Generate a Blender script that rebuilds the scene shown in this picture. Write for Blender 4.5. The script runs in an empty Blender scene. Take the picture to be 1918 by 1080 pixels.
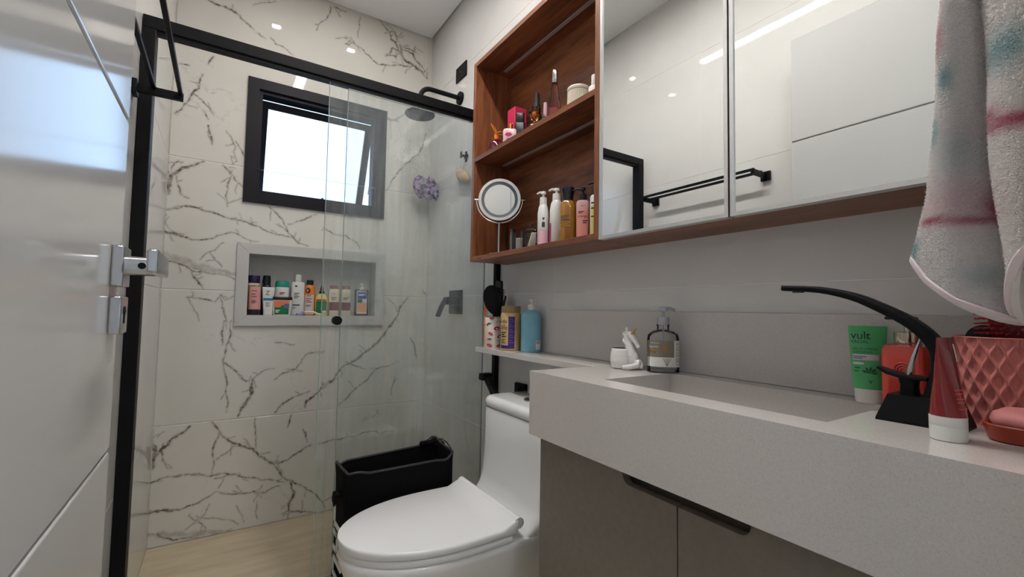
import bpy, bmesh, math, random
import numpy as np
from mathutils import Vector, Matrix
random.seed(7); rng = np.random.default_rng(7)
PI = math.pi
scene = bpy.context.scene
C = scene.collection
# ------------------------------------------------------------------ camera
YAW, PITCH, ROLL = math.radians(32.97), math.radians(2.838), math.radians(1.0)
fw = Vector((math.sin(YAW)*math.cos(PITCH), math.cos(YAW)*math.cos(PITCH), math.sin(PITCH)))
r0 = Vector((math.cos(YAW), -math.sin(YAW), 0)); u0 = r0.cross(fw)
rt = r0*math.cos(ROLL) + u0*math.sin(ROLL); up = rt.cross(fw)
cd = bpy.data.cameras.new('camera'); cam = bpy.data.objects.new('camera', cd); C.objects.link(cam)
cd.sensor_fit = 'HORIZONTAL'; cd.sensor_width = 36.0; cd.lens = 838.86/1918*36.0; cd.clip_start = 0.01
M = Matrix((rt, up, -fw)).transposed().to_4x4(); M.translation = (0, 0, 1.05)
cam.matrix_world = M
scene.camera = cam
# ------------------------------------------------------------------ world, exposure
w = bpy.data.worlds.new('sky'); scene.world = w; w.use_nodes = True
bgn = w.node_tree.nodes['Background']
bgn.inputs['Color'].default_value = (0.50, 0.70, 1.0, 1); bgn.inputs['Strength'].default_value = 2.7
vs = scene.view_settings
vs.view_transform = 'Standard'; vs.look = 'None'; vs.gamma = 1.0; vs.use_curve_mapping = False; vs.exposure = 0.15
LED_STRENGTH, SPOT_STRENGTH, HALL_FILL_STRENGTH = 64.0, 130.0, 11.0
# daylight portal at the window opening (guides sampling of the sky)
pl = bpy.data.lights.new('window_portal', 'AREA'); pl.shape = 'RECTANGLE'; pl.size = 0.62; pl.size_y = 0.56
pl.cycles.is_portal = True
po = bpy.data.objects.new('window_portal', pl); C.objects.link(po)
po.location = (0.407, 2.66, 1.86); po.rotation_euler = (math.radians(-90), 0, 0)

# ------------------------------------------------------------------ materials
MATS = {}
def srgb(r, g, b):
    f = lambda c: (c/255/12.92 if c/255 <= .04045 else ((c/255+.055)/1.055)**2.4)
    return (f(r), f(g), f(b))
def mat(name, col, rough=.5, metal=0., spec=.5, trans=0., ior=1.45, alpha=1., coat=0., emis=None, estr=0., sheen=0.):
    if name in MATS: return MATS[name]
    m = bpy.data.materials.new(name); m.use_nodes = True
    b = m.node_tree.nodes['Principled BSDF']
    b.inputs['Base Color'].default_value = (*col, 1); b.inputs['Roughness'].default_value = rough
    b.inputs['Metallic'].default_value = metal; b.inputs['Specular IOR Level'].default_value = spec
    b.inputs['Transmission Weight'].default_value = trans; b.inputs['IOR'].default_value = ior
    b.inputs['Alpha'].default_value = alpha; b.inputs['Coat Weight'].default_value = coat
    b.inputs['Sheen Weight'].default_value = sheen
    if emis:
        b.inputs['Emission Color'].default_value = (*emis, 1); b.inputs['Emission Strength'].default_value = estr
    m.diffuse_color = (*col, 1)
    MATS[name] = m
    return m
def nd(m, t, **kw):
    n = m.node_tree.nodes.new(t)
    for k, v in kw.items():
        if k in ('operation', 'blend_type', 'data_type', 'attribute_name', 'noise_dimensions', 'feature', 'wave_type', 'bands_direction', 'distribution'): setattr(n, k, v)
        else: n.inputs[k].default_value = v
    return n
def ln(m, a, ao, b, bi): m.node_tree.links.new(a.outputs[ao], b.inputs[bi])
def ramp(m, stops):
    n = m.node_tree.nodes.new('ShaderNodeValToRGB'); e = n.color_ramp.elements
    while len(e) < len(stops): e.new(.5)
    for i, (p, c) in enumerate(stops): e[i].position = p; e[i].color = (*c, 1)
    return n
def P(m): return m.node_tree.nodes['Principled BSDF']
def coords(m, scale=(1, 1, 1), which='Object', rot=(0, 0, 0)):
    t = nd(m, 'ShaderNodeTexCoord'); mp = nd(m, 'ShaderNodeMapping', Scale=scale, Rotation=rot); ln(m, t, which, mp, 'Vector'); return mp
def noisecol(m, stops, scale, detail=4, mscale=(1, 1, 1), rough=.55, which='Object'):
    mp = coords(m, mscale, which); n = nd(m, 'ShaderNodeTexNoise', Scale=scale, Detail=detail, Roughness=rough); ln(m, mp, 0, n, 'Vector')
    r = ramp(m, stops); ln(m, n, 0, r, 0); ln(m, r, 0, P(m), 'Base Color'); return n
def bump(m, scale, strength, dist=.001, detail=3, mscale=(1, 1, 1)):
    mp = coords(m, mscale); n = nd(m, 'ShaderNodeTexNoise', Scale=scale, Detail=detail); ln(m, mp, 0, n, 'Vector')
    b = nd(m, 'ShaderNodeBump', Strength=strength, Distance=dist); ln(m, n, 0, b, 'Height'); ln(m, b, 0, P(m), 'Normal')

m_tile = mat('glossy_offwhite_porcelain', (.70, .69, .665), .025, spec=.5); noisecol(m_tile, [(.35, (.69, .675, .66)), (.65, (.73, .715, .70))], 3)
m_grout = mat('pale_grout', (.88, .85, .80), .8)
m_marble = mat('veined_white_marble_porcelain', (.7, .67, .62), .03)
def marble_nodes():
    m = m_marble
    at = nd(m, 'ShaderNodeAttribute', attribute_name='vein')
    mp = coords(m); n1 = nd(m, 'ShaderNodeTexNoise', Scale=55., Detail=4.); ln(m, mp, 0, n1, 'Vector')
    # irregular edges and mottling of the traced veins
    mr = nd(m, 'ShaderNodeMapRange'); mr.inputs[1].default_value = .3; mr.inputs[2].default_value = .7; mr.inputs[3].default_value = .35; mr.inputs[4].default_value = 1.15
    ln(m, n1, 0, mr, 0)
    mu = nd(m, 'ShaderNodeMath', operation='MULTIPLY'); ln(m, at, 'Fac', mu, 0); ln(m, mr, 0, mu, 1)
    # hairline veins and clouding
    n2 = nd(m, 'ShaderNodeTexNoise', Scale=3.2, Detail=7., Roughness=.6, Distortion=.9); ln(m, mp, 0, n2, 'Vector')
    ab = nd(m, 'ShaderNodeMath', operation='SUBTRACT'); ln(m, n2, 0, ab, 0); ab.inputs[1].default_value = .5
    ab2 = nd(m, 'ShaderNodeMath', operation='ABSOLUTE'); ln(m, ab, 0, ab2, 0)
    hr = nd(m, 'ShaderNodeMapRange'); hr.inputs[1].default_value = 0.; hr.inputs[2].default_value = .006; hr.inputs[3].default_value = .45; hr.inputs[4].default_value = 0.
    ln(m, ab2, 0, hr, 0)
    n3 = nd(m, 'ShaderNodeTexNoise', Scale=2.3, Detail=2.); ln(m, mp, 0, n3, 'Vector')
    gt = nd(m, 'ShaderNodeMapRange'); gt.inputs[1].default_value = .5; gt.inputs[2].default_value = .66; ln(m, n3, 0, gt, 0)
    hm = nd(m, 'ShaderNodeMath', operation='MULTIPLY'); ln(m, hr, 0, hm, 0); ln(m, gt, 0, hm, 1)
    mx = nd(m, 'ShaderNodeMath', operation='MAXIMUM'); ln(m, mu, 0, mx, 0); ln(m, hm, 0, mx, 1)
    cl = ramp(m, [(.3, (.66, .635, .585)), (.7, (.73, .705, .66))]); ln(m, n3, 0, cl, 0)
    mix = nd(m, 'ShaderNodeMix', data_type='RGBA'); ln(m, mx, 0, mix, 'Factor'); ln(m, cl, 0, mix, 6)
    mix.inputs[7].default_value = (.135, .108, .088, 1); mix.clamp_factor = True
    ln(m, mix, 2, P(m), 'Base Color')
marble_nodes()
m_floor = mat('beige_stone_porcelain', (.52, .45, .33), .28); noisecol(m_floor, [(.25, (.46, .375, .245)), (.5, (.58, .49, .34)), (.75, (.66, .575, .42))], 5., 6, (.7, 3.2, 1))
m_ceil = mat('white_ceiling_paint', (.87, .865, .855), .85); bump(m_ceil, 300, .05)
m_black = mat('black_powder_coated_metal', (.006, .006, .007), .45, spec=.16); bump(m_black, 900, .05, .0003)
m_winframe = mat('dark_anodised_aluminium', (.010, .009, .014), .45, spec=.2); bump(m_winframe, 700, .05, .0003)
m_chrome = mat('brushed_chrome', (.52, .51, .51), .14, metal=1.)
m_steel = mat('satin_aluminium', (.72, .73, .73), .32, metal=1.); 
m_door = mat('white_lacquer', (.60, .595, .59), .11, spec=.42)
m_quartz = mat('speckled_grey_quartz', (.60, .57, .55), .07)
def quartz():
    m = m_quartz; mp = coords(m); n = nd(m, 'ShaderNodeTexNoise', Scale=520., Detail=2.); ln(m, mp, 0, n, 'Vector')
    r = ramp(m, [(.28, (.50, .465, .44)), (.42, (.575, .54, .515)), (.62, (.595, .56, .535)), (.74, (.66, .625, .60))]); ln(m, n, 0, r, 0); ln(m, r, 0, P(m), 'Base Color')
quartz()
m_taupe = mat('matte_taupe_laminate', (.150, .136, .120), .5); noisecol(m_taupe, [(.4, (.176, .150, .124)), (.6, (.192, .164, .136))], 60)
def wood(name, mscale, dark, lite, rough=.38):
    m = mat(name, lite, rough)
    mp = coords(m, mscale); n0 = nd(m, 'ShaderNodeTexNoise', Scale=2.0, Detail=3., Distortion=.4); ln(m, mp, 0, n0, 'Vector')
    n1 = nd(m, 'ShaderNodeTexNoise', Scale=9., Detail=6., Roughness=.65, Distortion=.7); ln(m, mp, 0, n1, 'Vector')
    ad = nd(m, 'ShaderNodeMath', operation='ADD'); ln(m, n0, 0, ad, 0); ln(m, n1, 0, ad, 1)
    hf = nd(m, 'ShaderNodeMath', operation='MULTIPLY'); ln(m, ad, 0, hf, 0); hf.inputs[1].default_value = .5
    mid = tuple((a+b)/2 for a, b in zip(dark, lite))
    r = ramp(m, [(.36, dark), (.5, mid), (.64, lite)]); ln(m, hf, 0, r, 0); ln(m, r, 0, P(m), 'Base Color')
    b = nd(m, 'ShaderNodeBump', Strength=.12, Distance=.0006); ln(m, n1, 0, b, 'Height'); ln(m, b, 0, P(m), 'Normal')
    return m
WD, WL = (.085, .026, .012), (.31, .110, .045)
m_wood_y = wood('walnut_laminate_horizontal_grain', (9, .9, 9), WD, WL)
m_wood_z = wood('walnut_laminate_vertical_grain', (9, 9, .9), WD, WL)
m_mirror = mat('mirror_silvering', (.86, .885, .87), .012, metal=1.)
m_ceramic = mat('white_vitreous_china', (.80, .80, .80), .06, coat=.5)
m_plastic_w = mat('white_gloss_plastic', (.78, .78, .785), .22)
m_fabric_k = mat('black_nylon_fabric', (.005, .005, .006), .85, spec=.1); bump(m_fabric_k, 140, .5, .002)
m_fabric_w = mat('white_printed_letters', (.75, .75, .73), .7)
def glassmat(name, tint, haze=0., refl=1., hazecol=(.75, .8, .8)):
    m = bpy.data.materials.new(name); m.use_nodes = True; t = m.node_tree
    for n in list(t.nodes): t.nodes.remove(n)
    out = t.nodes.new('ShaderNodeOutputMaterial'); tr = t.nodes.new('ShaderNodeBsdfTransparent'); gl = t.nodes.new('ShaderNodeBsdfGlossy')
    fr = t.nodes.new('ShaderNodeFresnel'); fr.inputs['IOR'].default_value = 1.38
    tr.inputs['Color'].default_value = (*tint, 1); gl.inputs['Roughness'].default_value = .015; gl.inputs['Color'].default_value = (refl, refl, refl, 1)
    ms = t.nodes.new('ShaderNodeMixShader'); t.links.new(fr.outputs[0], ms.inputs[0]); t.links.new(tr.outputs[0], ms.inputs[1]); t.links.new(gl.outputs[0], ms.inputs[2])
    last = ms
    if haze:
        di = t.nodes.new('ShaderNodeBsdfTranslucent'); di.inputs['Color'].default_value = (*hazecol, 1)
        df = t.nodes.new('ShaderNodeBsdfDiffuse'); df.inputs['Color'].default_value = (*hazecol, 1)
        a = t.nodes.new('ShaderNodeMixShader'); t.links.new(di.outputs[0], a.inputs[1]); t.links.new(df.outputs[0], a.inputs[2])
        tc = t.nodes.new('ShaderNodeTexCoord'); mp = t.nodes.new('ShaderNodeMapping'); mp.inputs['Scale'].default_value = (26, 1, 1.6)
        t.links.new(tc.outputs['Object'], mp.inputs[0]); no = t.nodes.new('ShaderNodeTexNoise'); no.inputs['Scale'].default_value = 2.7; no.inputs['Detail'].default_value = 5
        t.links.new(mp.outputs[0], no.inputs[0])
        # fine dried water drops
        n2 = t.nodes.new('ShaderNodeTexNoise'); n2.inputs['Scale'].default_value = 190; n2.inputs['Detail'].default_value = 1; t.links.new(tc.outputs['Object'], n2.inputs[0])
        m2 = t.nodes.new('ShaderNodeMapRange'); m2.inputs[1].default_value = .66; m2.inputs[2].default_value = .74; m2.inputs[3].default_value = 0; m2.inputs[4].default_value = haze*2.2; t.links.new(n2.outputs[0], m2.inputs[0])
        mr = t.nodes.new('ShaderNodeMapRange'); mr.inputs[1].default_value = .35; mr.inputs[2].default_value = .75; mr.inputs[3].default_value = haze*.35; mr.inputs[4].default_value = haze*1.8
        t.links.new(no.outputs[0], mr.inputs[0])
        ad = t.nodes.new('ShaderNodeMath'); ad.operation = 'ADD'; t.links.new(mr.outputs[0], ad.inputs[0]); t.links.new(m2.outputs[0], ad.inputs[1])
        b = t.nodes.new('ShaderNodeMixShader'); t.links.new(ad.outputs[0], b.inputs[0]); t.links.new(ms.outputs[0], b.inputs[1]); t.links.new(a.outputs[0], b.inputs[2]); last = b
    t.links.new(last.outputs[0], out.inputs[0]); MATS[name] = m
    return m
m_glass = glassmat('tempered_shower_glass', (.975, .99, .985), .055, hazecol=(.74, .80, .82))
m_winglass = glassmat('window_glass', (.93, .97, .99))
m_clear = glassmat('clear_plastic', (.95, .955, .965))
m_glassjar = glassmat('clear_jar_glass', (.985, .985, .985))
def plain(name, col, rough=.35, **k): return mat(name, srgb(*col), rough, **k)

# ------------------------------------------------------------------ mesh helpers
class MB:
    def __init__(s): s.v = []; s.f = []; s.flat = set()
    def add(s, vs, fs):
        o = len(s.v); s.v += [tuple(v) for v in vs]; s.f += [tuple(i+o for i in f) for f in fs]; return s
    def box(s, x0, x1, y0, y1, z0, z1):
        return s.add([(x0,y0,z0),(x1,y0,z0),(x1,y1,z0),(x0,y1,z0),(x0,y0,z1),(x1,y0,z1),(x1,y1,z1),(x0,y1,z1)],
                     [(0,3,2,1),(4,5,6,7),(0,1,5,4),(1,2,6,5),(2,3,7,6),(3,0,4,7)])
    def rbox(s, x0, x1, y0, y1, z0, z1, r=.002, seg=2):
        bm = bmesh.new(); bmesh.ops.create_cube(bm, size=1)
        for v in bm.verts: v.co = Vector(((x0+x1)/2+v.co.x*(x1-x0), (y0+y1)/2+v.co.y*(y1-y0), (z0+z1)/2+v.co.z*(z1-z0)))
        bmesh.ops.bevel(bm, geom=bm.edges[:], offset=r, segments=seg, profile=.5, affect='EDGES')
        bm.verts.index_update(); bm.faces.index_update()
        for f in bm.faces:
            f.normal_update()
            if max(abs(c) for c in f.normal) > .9999: s.flat.add(len(s.f)+f.index)
        s.add([v.co[:] for v in bm.verts], [[v.index for v in f.verts] for f in bm.faces]); bm.free(); return s
    def rings(s, rs, cap0=True, cap1=True):
        n = len(rs[0]); vs = [p for r in rs for p in r]; fs = []
        for i in range(len(rs)-1):
            for j in range(n):
                k = (j+1) % n; fs.append((i*n+j, i*n+k, (i+1)*n+k, (i+1)*n+j))
        if cap0: fs.append(tuple(range(n-1, -1, -1)))
        if cap1: fs.append(tuple((len(rs)-1)*n+j for j in range(n)))
        return s.add(vs, fs)
    def loft(s, prof, seg=28, cx=0, cy=0, cap0=True, cap1=True):
        """prof rows (z, rx, ry, n[, ox, oy]) superellipse sections"""
        rs = []
        for q in prof:
            z, rx, ry, n = q[:4]; ox, oy = (q[4], q[5]) if len(q) > 4 else (0, 0)
            rs.append([(cx+ox+x, cy+oy+y, z) for x, y in sell(rx, ry, n, seg)])
        return s.rings(rs, cap0, cap1)
    def lathe(s, prof, seg=28, cx=0, cy=0, **k): return s.loft([(z, r, r, 2) for z, r in prof], seg, cx, cy, **k)
    def tube(s, path, rad, seg=10, cap=True, flat=None):
        """path of points, radius (scalar or list); flat=(a,b): rectangular-ish section half sizes along (side, up)"""
        pts = [Vector(p) for p in path]; n = len(pts); rs = []
        prev = None
        for i, p in enumerate(pts):
            t = (pts[min(i+1, n-1)]-pts[max(i-1, 0)]).normalized()
            if prev is None:
                a = Vector((0, 0, 1)) if abs(t.z) < .9 else Vector((1, 0, 0)); sd = t.cross(a).normalized()
            else: sd = (prev - t*prev.dot(t)).normalized()
            prev = sd; upv = sd.cross(t)
            r = rad[i] if isinstance(rad, (list, tuple)) else rad
            if flat:
                a, b = flat[i] if isinstance(flat, list) else flat
                rs.append([p+sd*x+upv*y for x, y in sell(a, b, 5, 16)])
            else: rs.append([p+sd*(r*math.cos(2*PI*k/seg))+upv*(r*math.sin(2*PI*k/seg)) for k in range(seg)])
        return s.rings(rs, cap, cap)
    def disc(s, c, nrm, r, th, seg=28):
        c = Vector(c); nv = Vector(nrm).normalized(); return s.tube([c, c+nv*th], r, seg)
    def sphere(s, c, rx, ry, rz, seg=16, rg=10):
        return s.loft([(c[2]+rz*math.sin(-PI/2+PI*i/rg), max(rx*math.cos(-PI/2+PI*i/rg), 1e-5), max(ry*math.cos(-PI/2+PI*i/rg), 1e-5), 2) for i in range(rg+1)], seg, c[0], c[1])
    def prism(s, poly, axis, a0, a1):
        """extrude a 2D polygon along axis 'x','y','z'"""
        n = len(poly)
        def pt(p, a): return {'x': (a, p[0], p[1]), 'y': (p[0], a, p[1]), 'z': (p[0], p[1], a)}[axis]
        vs = [pt(p, a0) for p in poly]+[pt(p, a1) for p in poly]
        fs = [tuple(range(n-1, -1, -1)), tuple(range(n, 2*n))]+[(i, (i+1) % n, n+(i+1) % n, n+i) for i in range(n)]
        return s.add(vs, fs)
    def build(s, name, m, parent=None, world=False, smooth=True, ang=35, loc=None):
        me = bpy.data.meshes.new(name); V = s.v
        if world and parent is not None:
            o = root_loc(parent); V = [(x-o[0], y-o[1], z-o[2]) for x, y, z in V]
        me.from_pydata(V, [], s.f); me.validate()
        bm = bmesh.new(); bm.from_mesh(me); bmesh.ops.recalc_face_normals(bm, faces=bm.faces[:]); bm.to_mesh(me); bm.free()
        if smooth:
            me.polygons.foreach_set('use_smooth', [True]*len(me.polygons)); me.set_sharp_from_angle(angle=math.radians(ang)); me.polygons.foreach_set('use_smooth', [i not in s.flat for i in range(len(me.polygons))])
        me.materials.append(m)
        o = bpy.data.objects.new(name, me); C.objects.link(o); o.parent = parent
        if loc: o.location = loc
        return o
def root_loc(o):
    l = Vector((0, 0, 0))
    while o is not None: l += o.location; o = o.parent
    return l
def sell(rx, ry, n, seg):
    out = []
    for k in range(seg):
        t = 2*PI*k/seg; c, q = math.cos(t), math.sin(t)
        out.append((rx*math.copysign(abs(c)**(2/n), c), ry*math.copysign(abs(q)**(2/n), q)))
    return out
def thing(name, label, cat, loc=(0, 0, 0), rz=0., group=None, kind=None):
    o = bpy.data.objects.new(name, None); C.objects.link(o); o.location = loc; o.rotation_euler = (0, 0, rz); o.empty_display_size = .05
    return tag(o, label, cat, group, kind)
def tag(o, label=None, cat=None, group=None, kind=None):
    if label: o['label'] = label
    if cat: o['category'] = cat
    if group: o['group'] = group
    if kind: o['kind'] = kind
    return o
def struct(o, label=None): 
    o['kind'] = 'structure'
    if label: o['label'] = label
    return o
def dup(o, parent=None):
    c = o.copy(); C.objects.link(c); c.parent = parent
    for ch in list(o.children): dup(ch, c)
    return c
def face_to(x, y, tx=0., ty=0.):
    """rz so that the local -Y side looks from (x,y) to (tx,ty)"""
    return math.atan2(tx-x, -(ty-y))
# ================================================================== the room
XL, XR, YB, YF, ZC = -.225, 1.02, 2.50, .06, 2.68
ROWS = [(0, .518), (.518, 1.12), (1.12, 1.72), (1.72, 2.32), (2.32, 2.76)]
G = .0014
floor = struct(MB().box(XL-.15, XR+.15, YF-.15, YB+.02, -.1, -.009).build('floor', m_grout, smooth=False), 'beige stone-look tiled bathroom floor')
for y0, y1 in ((YF-.13, .70), (.70, 1.30), (1.30, 1.90), (1.90, YB)):
    MB().rbox(XL, XR, y0+G, y1-G, -.009, 0, .0008, 1).build('tile', m_floor, floor, True)
# left and right walls: plain glossy tiles over a grout bed
def plain_wall(name, xin, sgn, label):
    w_ = struct(MB().box(min(xin+sgn*.0012, xin+sgn*.13), max(xin+sgn*.0012, xin+sgn*.13), YF-.12, YB+.16, -.1, 2.80).build(name, m_grout, smooth=False), label)
    for z0, z1 in ROWS:
        for y0, y1 in ((YF, .10), (.10, 1.30), (1.30, YB)):
            MB().rbox(min(xin, xin+sgn*.003), max(xin, xin+sgn*.003), y0+G, y1-G, z0+G, z1-G, .0004, 1).build('tile', m_tile, w_, True)
    return w_
plain_wall('wall_left', XL, -1, 'off-white glossy tiled wall behind the open door')
plain_wall('wall_right', XR, 1, 'off-white glossy tiled wall behind the vanity')
# back wall with window and niche openings
WX0, WX1, WZ0, WZ1 = .067, .748, 1.553, 2.168       # window frame outline
NX0, NX1, NZ0, NZ1 = .055, .761, .957, 1.353        # niche frame outline
HW = (WX0+.03, WX1-.03, WZ0+.03, WZ1-.03); HN = (NX0+.03, NX1-.03, NZ0+.03, NZ1-.03)
b = MB(); ya, yb = YB+.0012, YB+.16
b.box(XL-.13, HN[0], ya, yb, -.1, 2.8); b.box(WX1-.02, XR+.13, ya, yb, -.1, 2.8)
x0, x1 = HN[0], WX1-.02
b.box(x0, x1, ya, yb, -.1, HN[2]); b.box(x0, x1, YB+.13, yb, HN[2], HN[3]); b.box(x0, x1, ya, yb, HN[3], HW[2]); b.box(x0, x1, ya, yb, HW[3], 2.8)
b.box(x0, HW[0], ya, yb, HW[2], HW[3]); b.box(HW[1], x1, ya, yb, HW[2], HW[3])
wall_back = struct(b.build('wall_back', m_grout, smooth=False), 'marble-look tiled shower wall with the window')
VEINS = [[4.8,-218,1543,-213,1591,-211,1629,-189,1652,-145,1684,-92,1717],[1.9,-212,1657,-202,1687,-188,1702],[1.9,-192,1632,-183,1587,-162,1542,-143,1536],[3.7,-219,1613,-215,1544],[2.6,-267,1498,-219,1473,-167,1494,-114,1497,-58,1485,8,1464,76,1458,147,1436,220,1408,296,1398],[1.5,-21,1475,50,1460,128,1459],[2.5,-19,1714,12,1679,34,1648,65,1623],[2.0,17,1665,2,1618,-3,1567,6,1519],[1.0,5,1534,38,1553,67,1568],[2.0,-4,1867,27,1814,20,1787,35,1744,19,1721],[2.0,26,1839,54,1799,63,1770],[1.5,-102,1953,-84,1917],[1.9,-86,1858,-63,1799],[4.3,-289,1358,-222,1374,-177,1365,-123,1347],[1.8,-123,1347,-53,1359,11,1392,36,1398,79,1378,141,1366],[1.4,-248,1381,-224,1416,-200,1381,-188,1373],[-9.9,-246,1270,-195,1261,-126,1238,-63,1218,2,1208,53,1201],[2.0,-216,1245,-117,1205,-38,1196,49,1176],[2.9,-117,1200,-100,1168,-70,1124],[1.4,-3,1345,-34,1307,-88,1260],[1.5,-54,1296,-28,1259,-7,1241],[2.7,179,1543,216,1512,245,1479,266,1429,316,1376,365,1364],[1.9,265,1466,312,1487,369,1516,399,1533],[2.0,-131,1086,-24,1066,-1,1100,16,1076,48,1097],[2.0,-1,1086,14,1018,26,940],[0.9,-127,1082,-101,1026,-80,979],[2.5,18,980,8,920,14,869],[2.3,44,981,47,919,28,848,30,727,36,645,43,554],[2.6,26,782,71,744,118,690,144,699],[5.1,144,699,142,637,113,578,89,529],[1.6,144,699,180,733,236,746],[1.1,231,874,319,861],[2.0,238,692,275,722,333,740,371,804,464,823],[3.4,381,540,385,572,440,612,501,669],[2.8,244,528,281,572,329,599,398,621],[3.4,-13,516,23,462,85,403,158,367,215,306,254,274,305,196,355,166,417,121,493,18],[2.0,18,467,0,410,2,341,-3,283],[2.1,11,340,60,372,90,402],[2.8,254,279,311,291,369,324,419,350],[2.7,-237,274,-170,294,-93,294,-19,271,91,261,136,236,219,212,305,184],[4.8,-224,152,-172,155,-118,143],[2.1,-118,143,-63,155,17,196,104,169,166,166,221,150,277,170],[3.8,325,182,347,125,324,76,322,3],[2.8,330,38,380,22,447,3],[-8.1,-220,60,-144,41,-65,21,8,16,84,7],[2.5,-190,57,-135,16,-40,1],[1.5,-6,142,-44,88,-90,51],[1.5,-52,85,-14,37],[1.0,-53,100,109,27],[4.4,-219,377,-191,419,-155,461,-94,506],[5.7,-230,453,-210,413,-217,340],[2.4,-191,419,-185,372,-164,331],[1.4,-208,469,-187,494],[1.6,161,511,171,365],[1.7,375,432,398,363],[2.2,305,451,322,514],[1.0,101,114,135,31],[1.0,186,116,189,34],[1.0,25,209,44,245],[4.5,903,1116,859,1058,800,947,741,863,660,800,571,746,528,702,466,633,425,603],[2.5,929,884,957,820,970,763],[1.2,782,1112,833,1070,841,1033],[2.5,545,536,588,572,632,620,722,702,831,738],[1.8,593,750,675,717],[1.8,846,670,824,569],[2.4,445,347,497,356,629,360,721,377,843,367],[2.4,436,1467,491,1439,547,1439,605,1409,624,1375],[1.2,747,492,754,468,672,442],[1.9,994,1163,1023,1119],[3.4,710,2671,752,2641,761,2598,788,2592,816,2548],[2.6,752,2648,782,2651,795,2614,784,2591],[5.4,815,2586,824,2535,856,2499,912,2486,953,2468,986,2438],[3.0,816,2548,770,2555,734,2494,794,2510,816,2540],[3.5,831,2568,894,2559,911,2525,952,2499,986,2454],[2.7,822,2581,869,2582,925,2569],[1.5,897,2575,908,2614],[2.5,896,2485,841,2468,773,2450,699,2430,655,2449,604,2487,555,2507],[1.4,508,2487,529,2487,555,2511,541,2531,461,2499],[1.4,584,2668,580,2600,575,2547],[1.7,429,2666,412,2588,357,2539],[1.9,91,2400,131,2382],[1.6,153,2396,176,2371,223,2361,260,2339],[1.6,118,2562,168,2589],[2.1,442,2667,509,2668],[1.5,753,2127,783,2127,850,2182],[1.1,775,2132,779,2021],[3.3,-109,2483,-24,2472,33,2440,79,2410],[3.0,-115,2121,-127,2054,-151,2022,-178,1964,-210,1912],[2.5,-151,2022,-104,1991,-66,1943],[3.1,-84,1888,-65,1803],[1.8,-206,2143,-166,2149],[2.5,-77,2223,-96,2178],[2.9,988,2097,969,2021,908,1937,850,1866,793,1787,756,1713],[2.0,753,2130,801,2132,860,2197]]
def vein_segments():
    segs = []
    r = random.Random(3)
    for v in VEINS:
        wd = v[0]/1000*1.4; pts = [(v[i]/1000, v[i+1]/1000) for i in range(1, len(v), 2)]
        for _ in range(3):                       # jagged midpoint displacement
            q = [pts[0]]
            for a, c in zip(pts, pts[1:]):
                L = math.hypot(c[0]-a[0], c[1]-a[1]); j = L*.10 if L > .012 else 0
                mx, mz = (a[0]+c[0])/2, (a[1]+c[1])/2
                q += [(mx+r.uniform(-j, j), mz+r.uniform(-j, j)), c]
            pts = q
        n = len(pts)
        for i in range(n-1):
            t = i/(n-1); tap = .55+.45*math.sin(PI*min(1, .12+t)) 
            wv = wd*tap*r.uniform(.45, 1.45)
            segs.append((pts[i], pts[i+1], wv))
            if wd > .0016 and r.random() < .085:  # little side cracks
                a = r.uniform(0, 2*PI); L = r.uniform(.015, .06); p0 = pts[i]
                for _ in range(4):
                    a += r.uniform(-.5, .5); p1 = (p0[0]+L/4*math.cos(a), p0[1]+L/4*math.sin(a)); segs.append((p0, p1, .0010)); p0 = p1
    return segs
SEGS = vein_segments()
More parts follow.
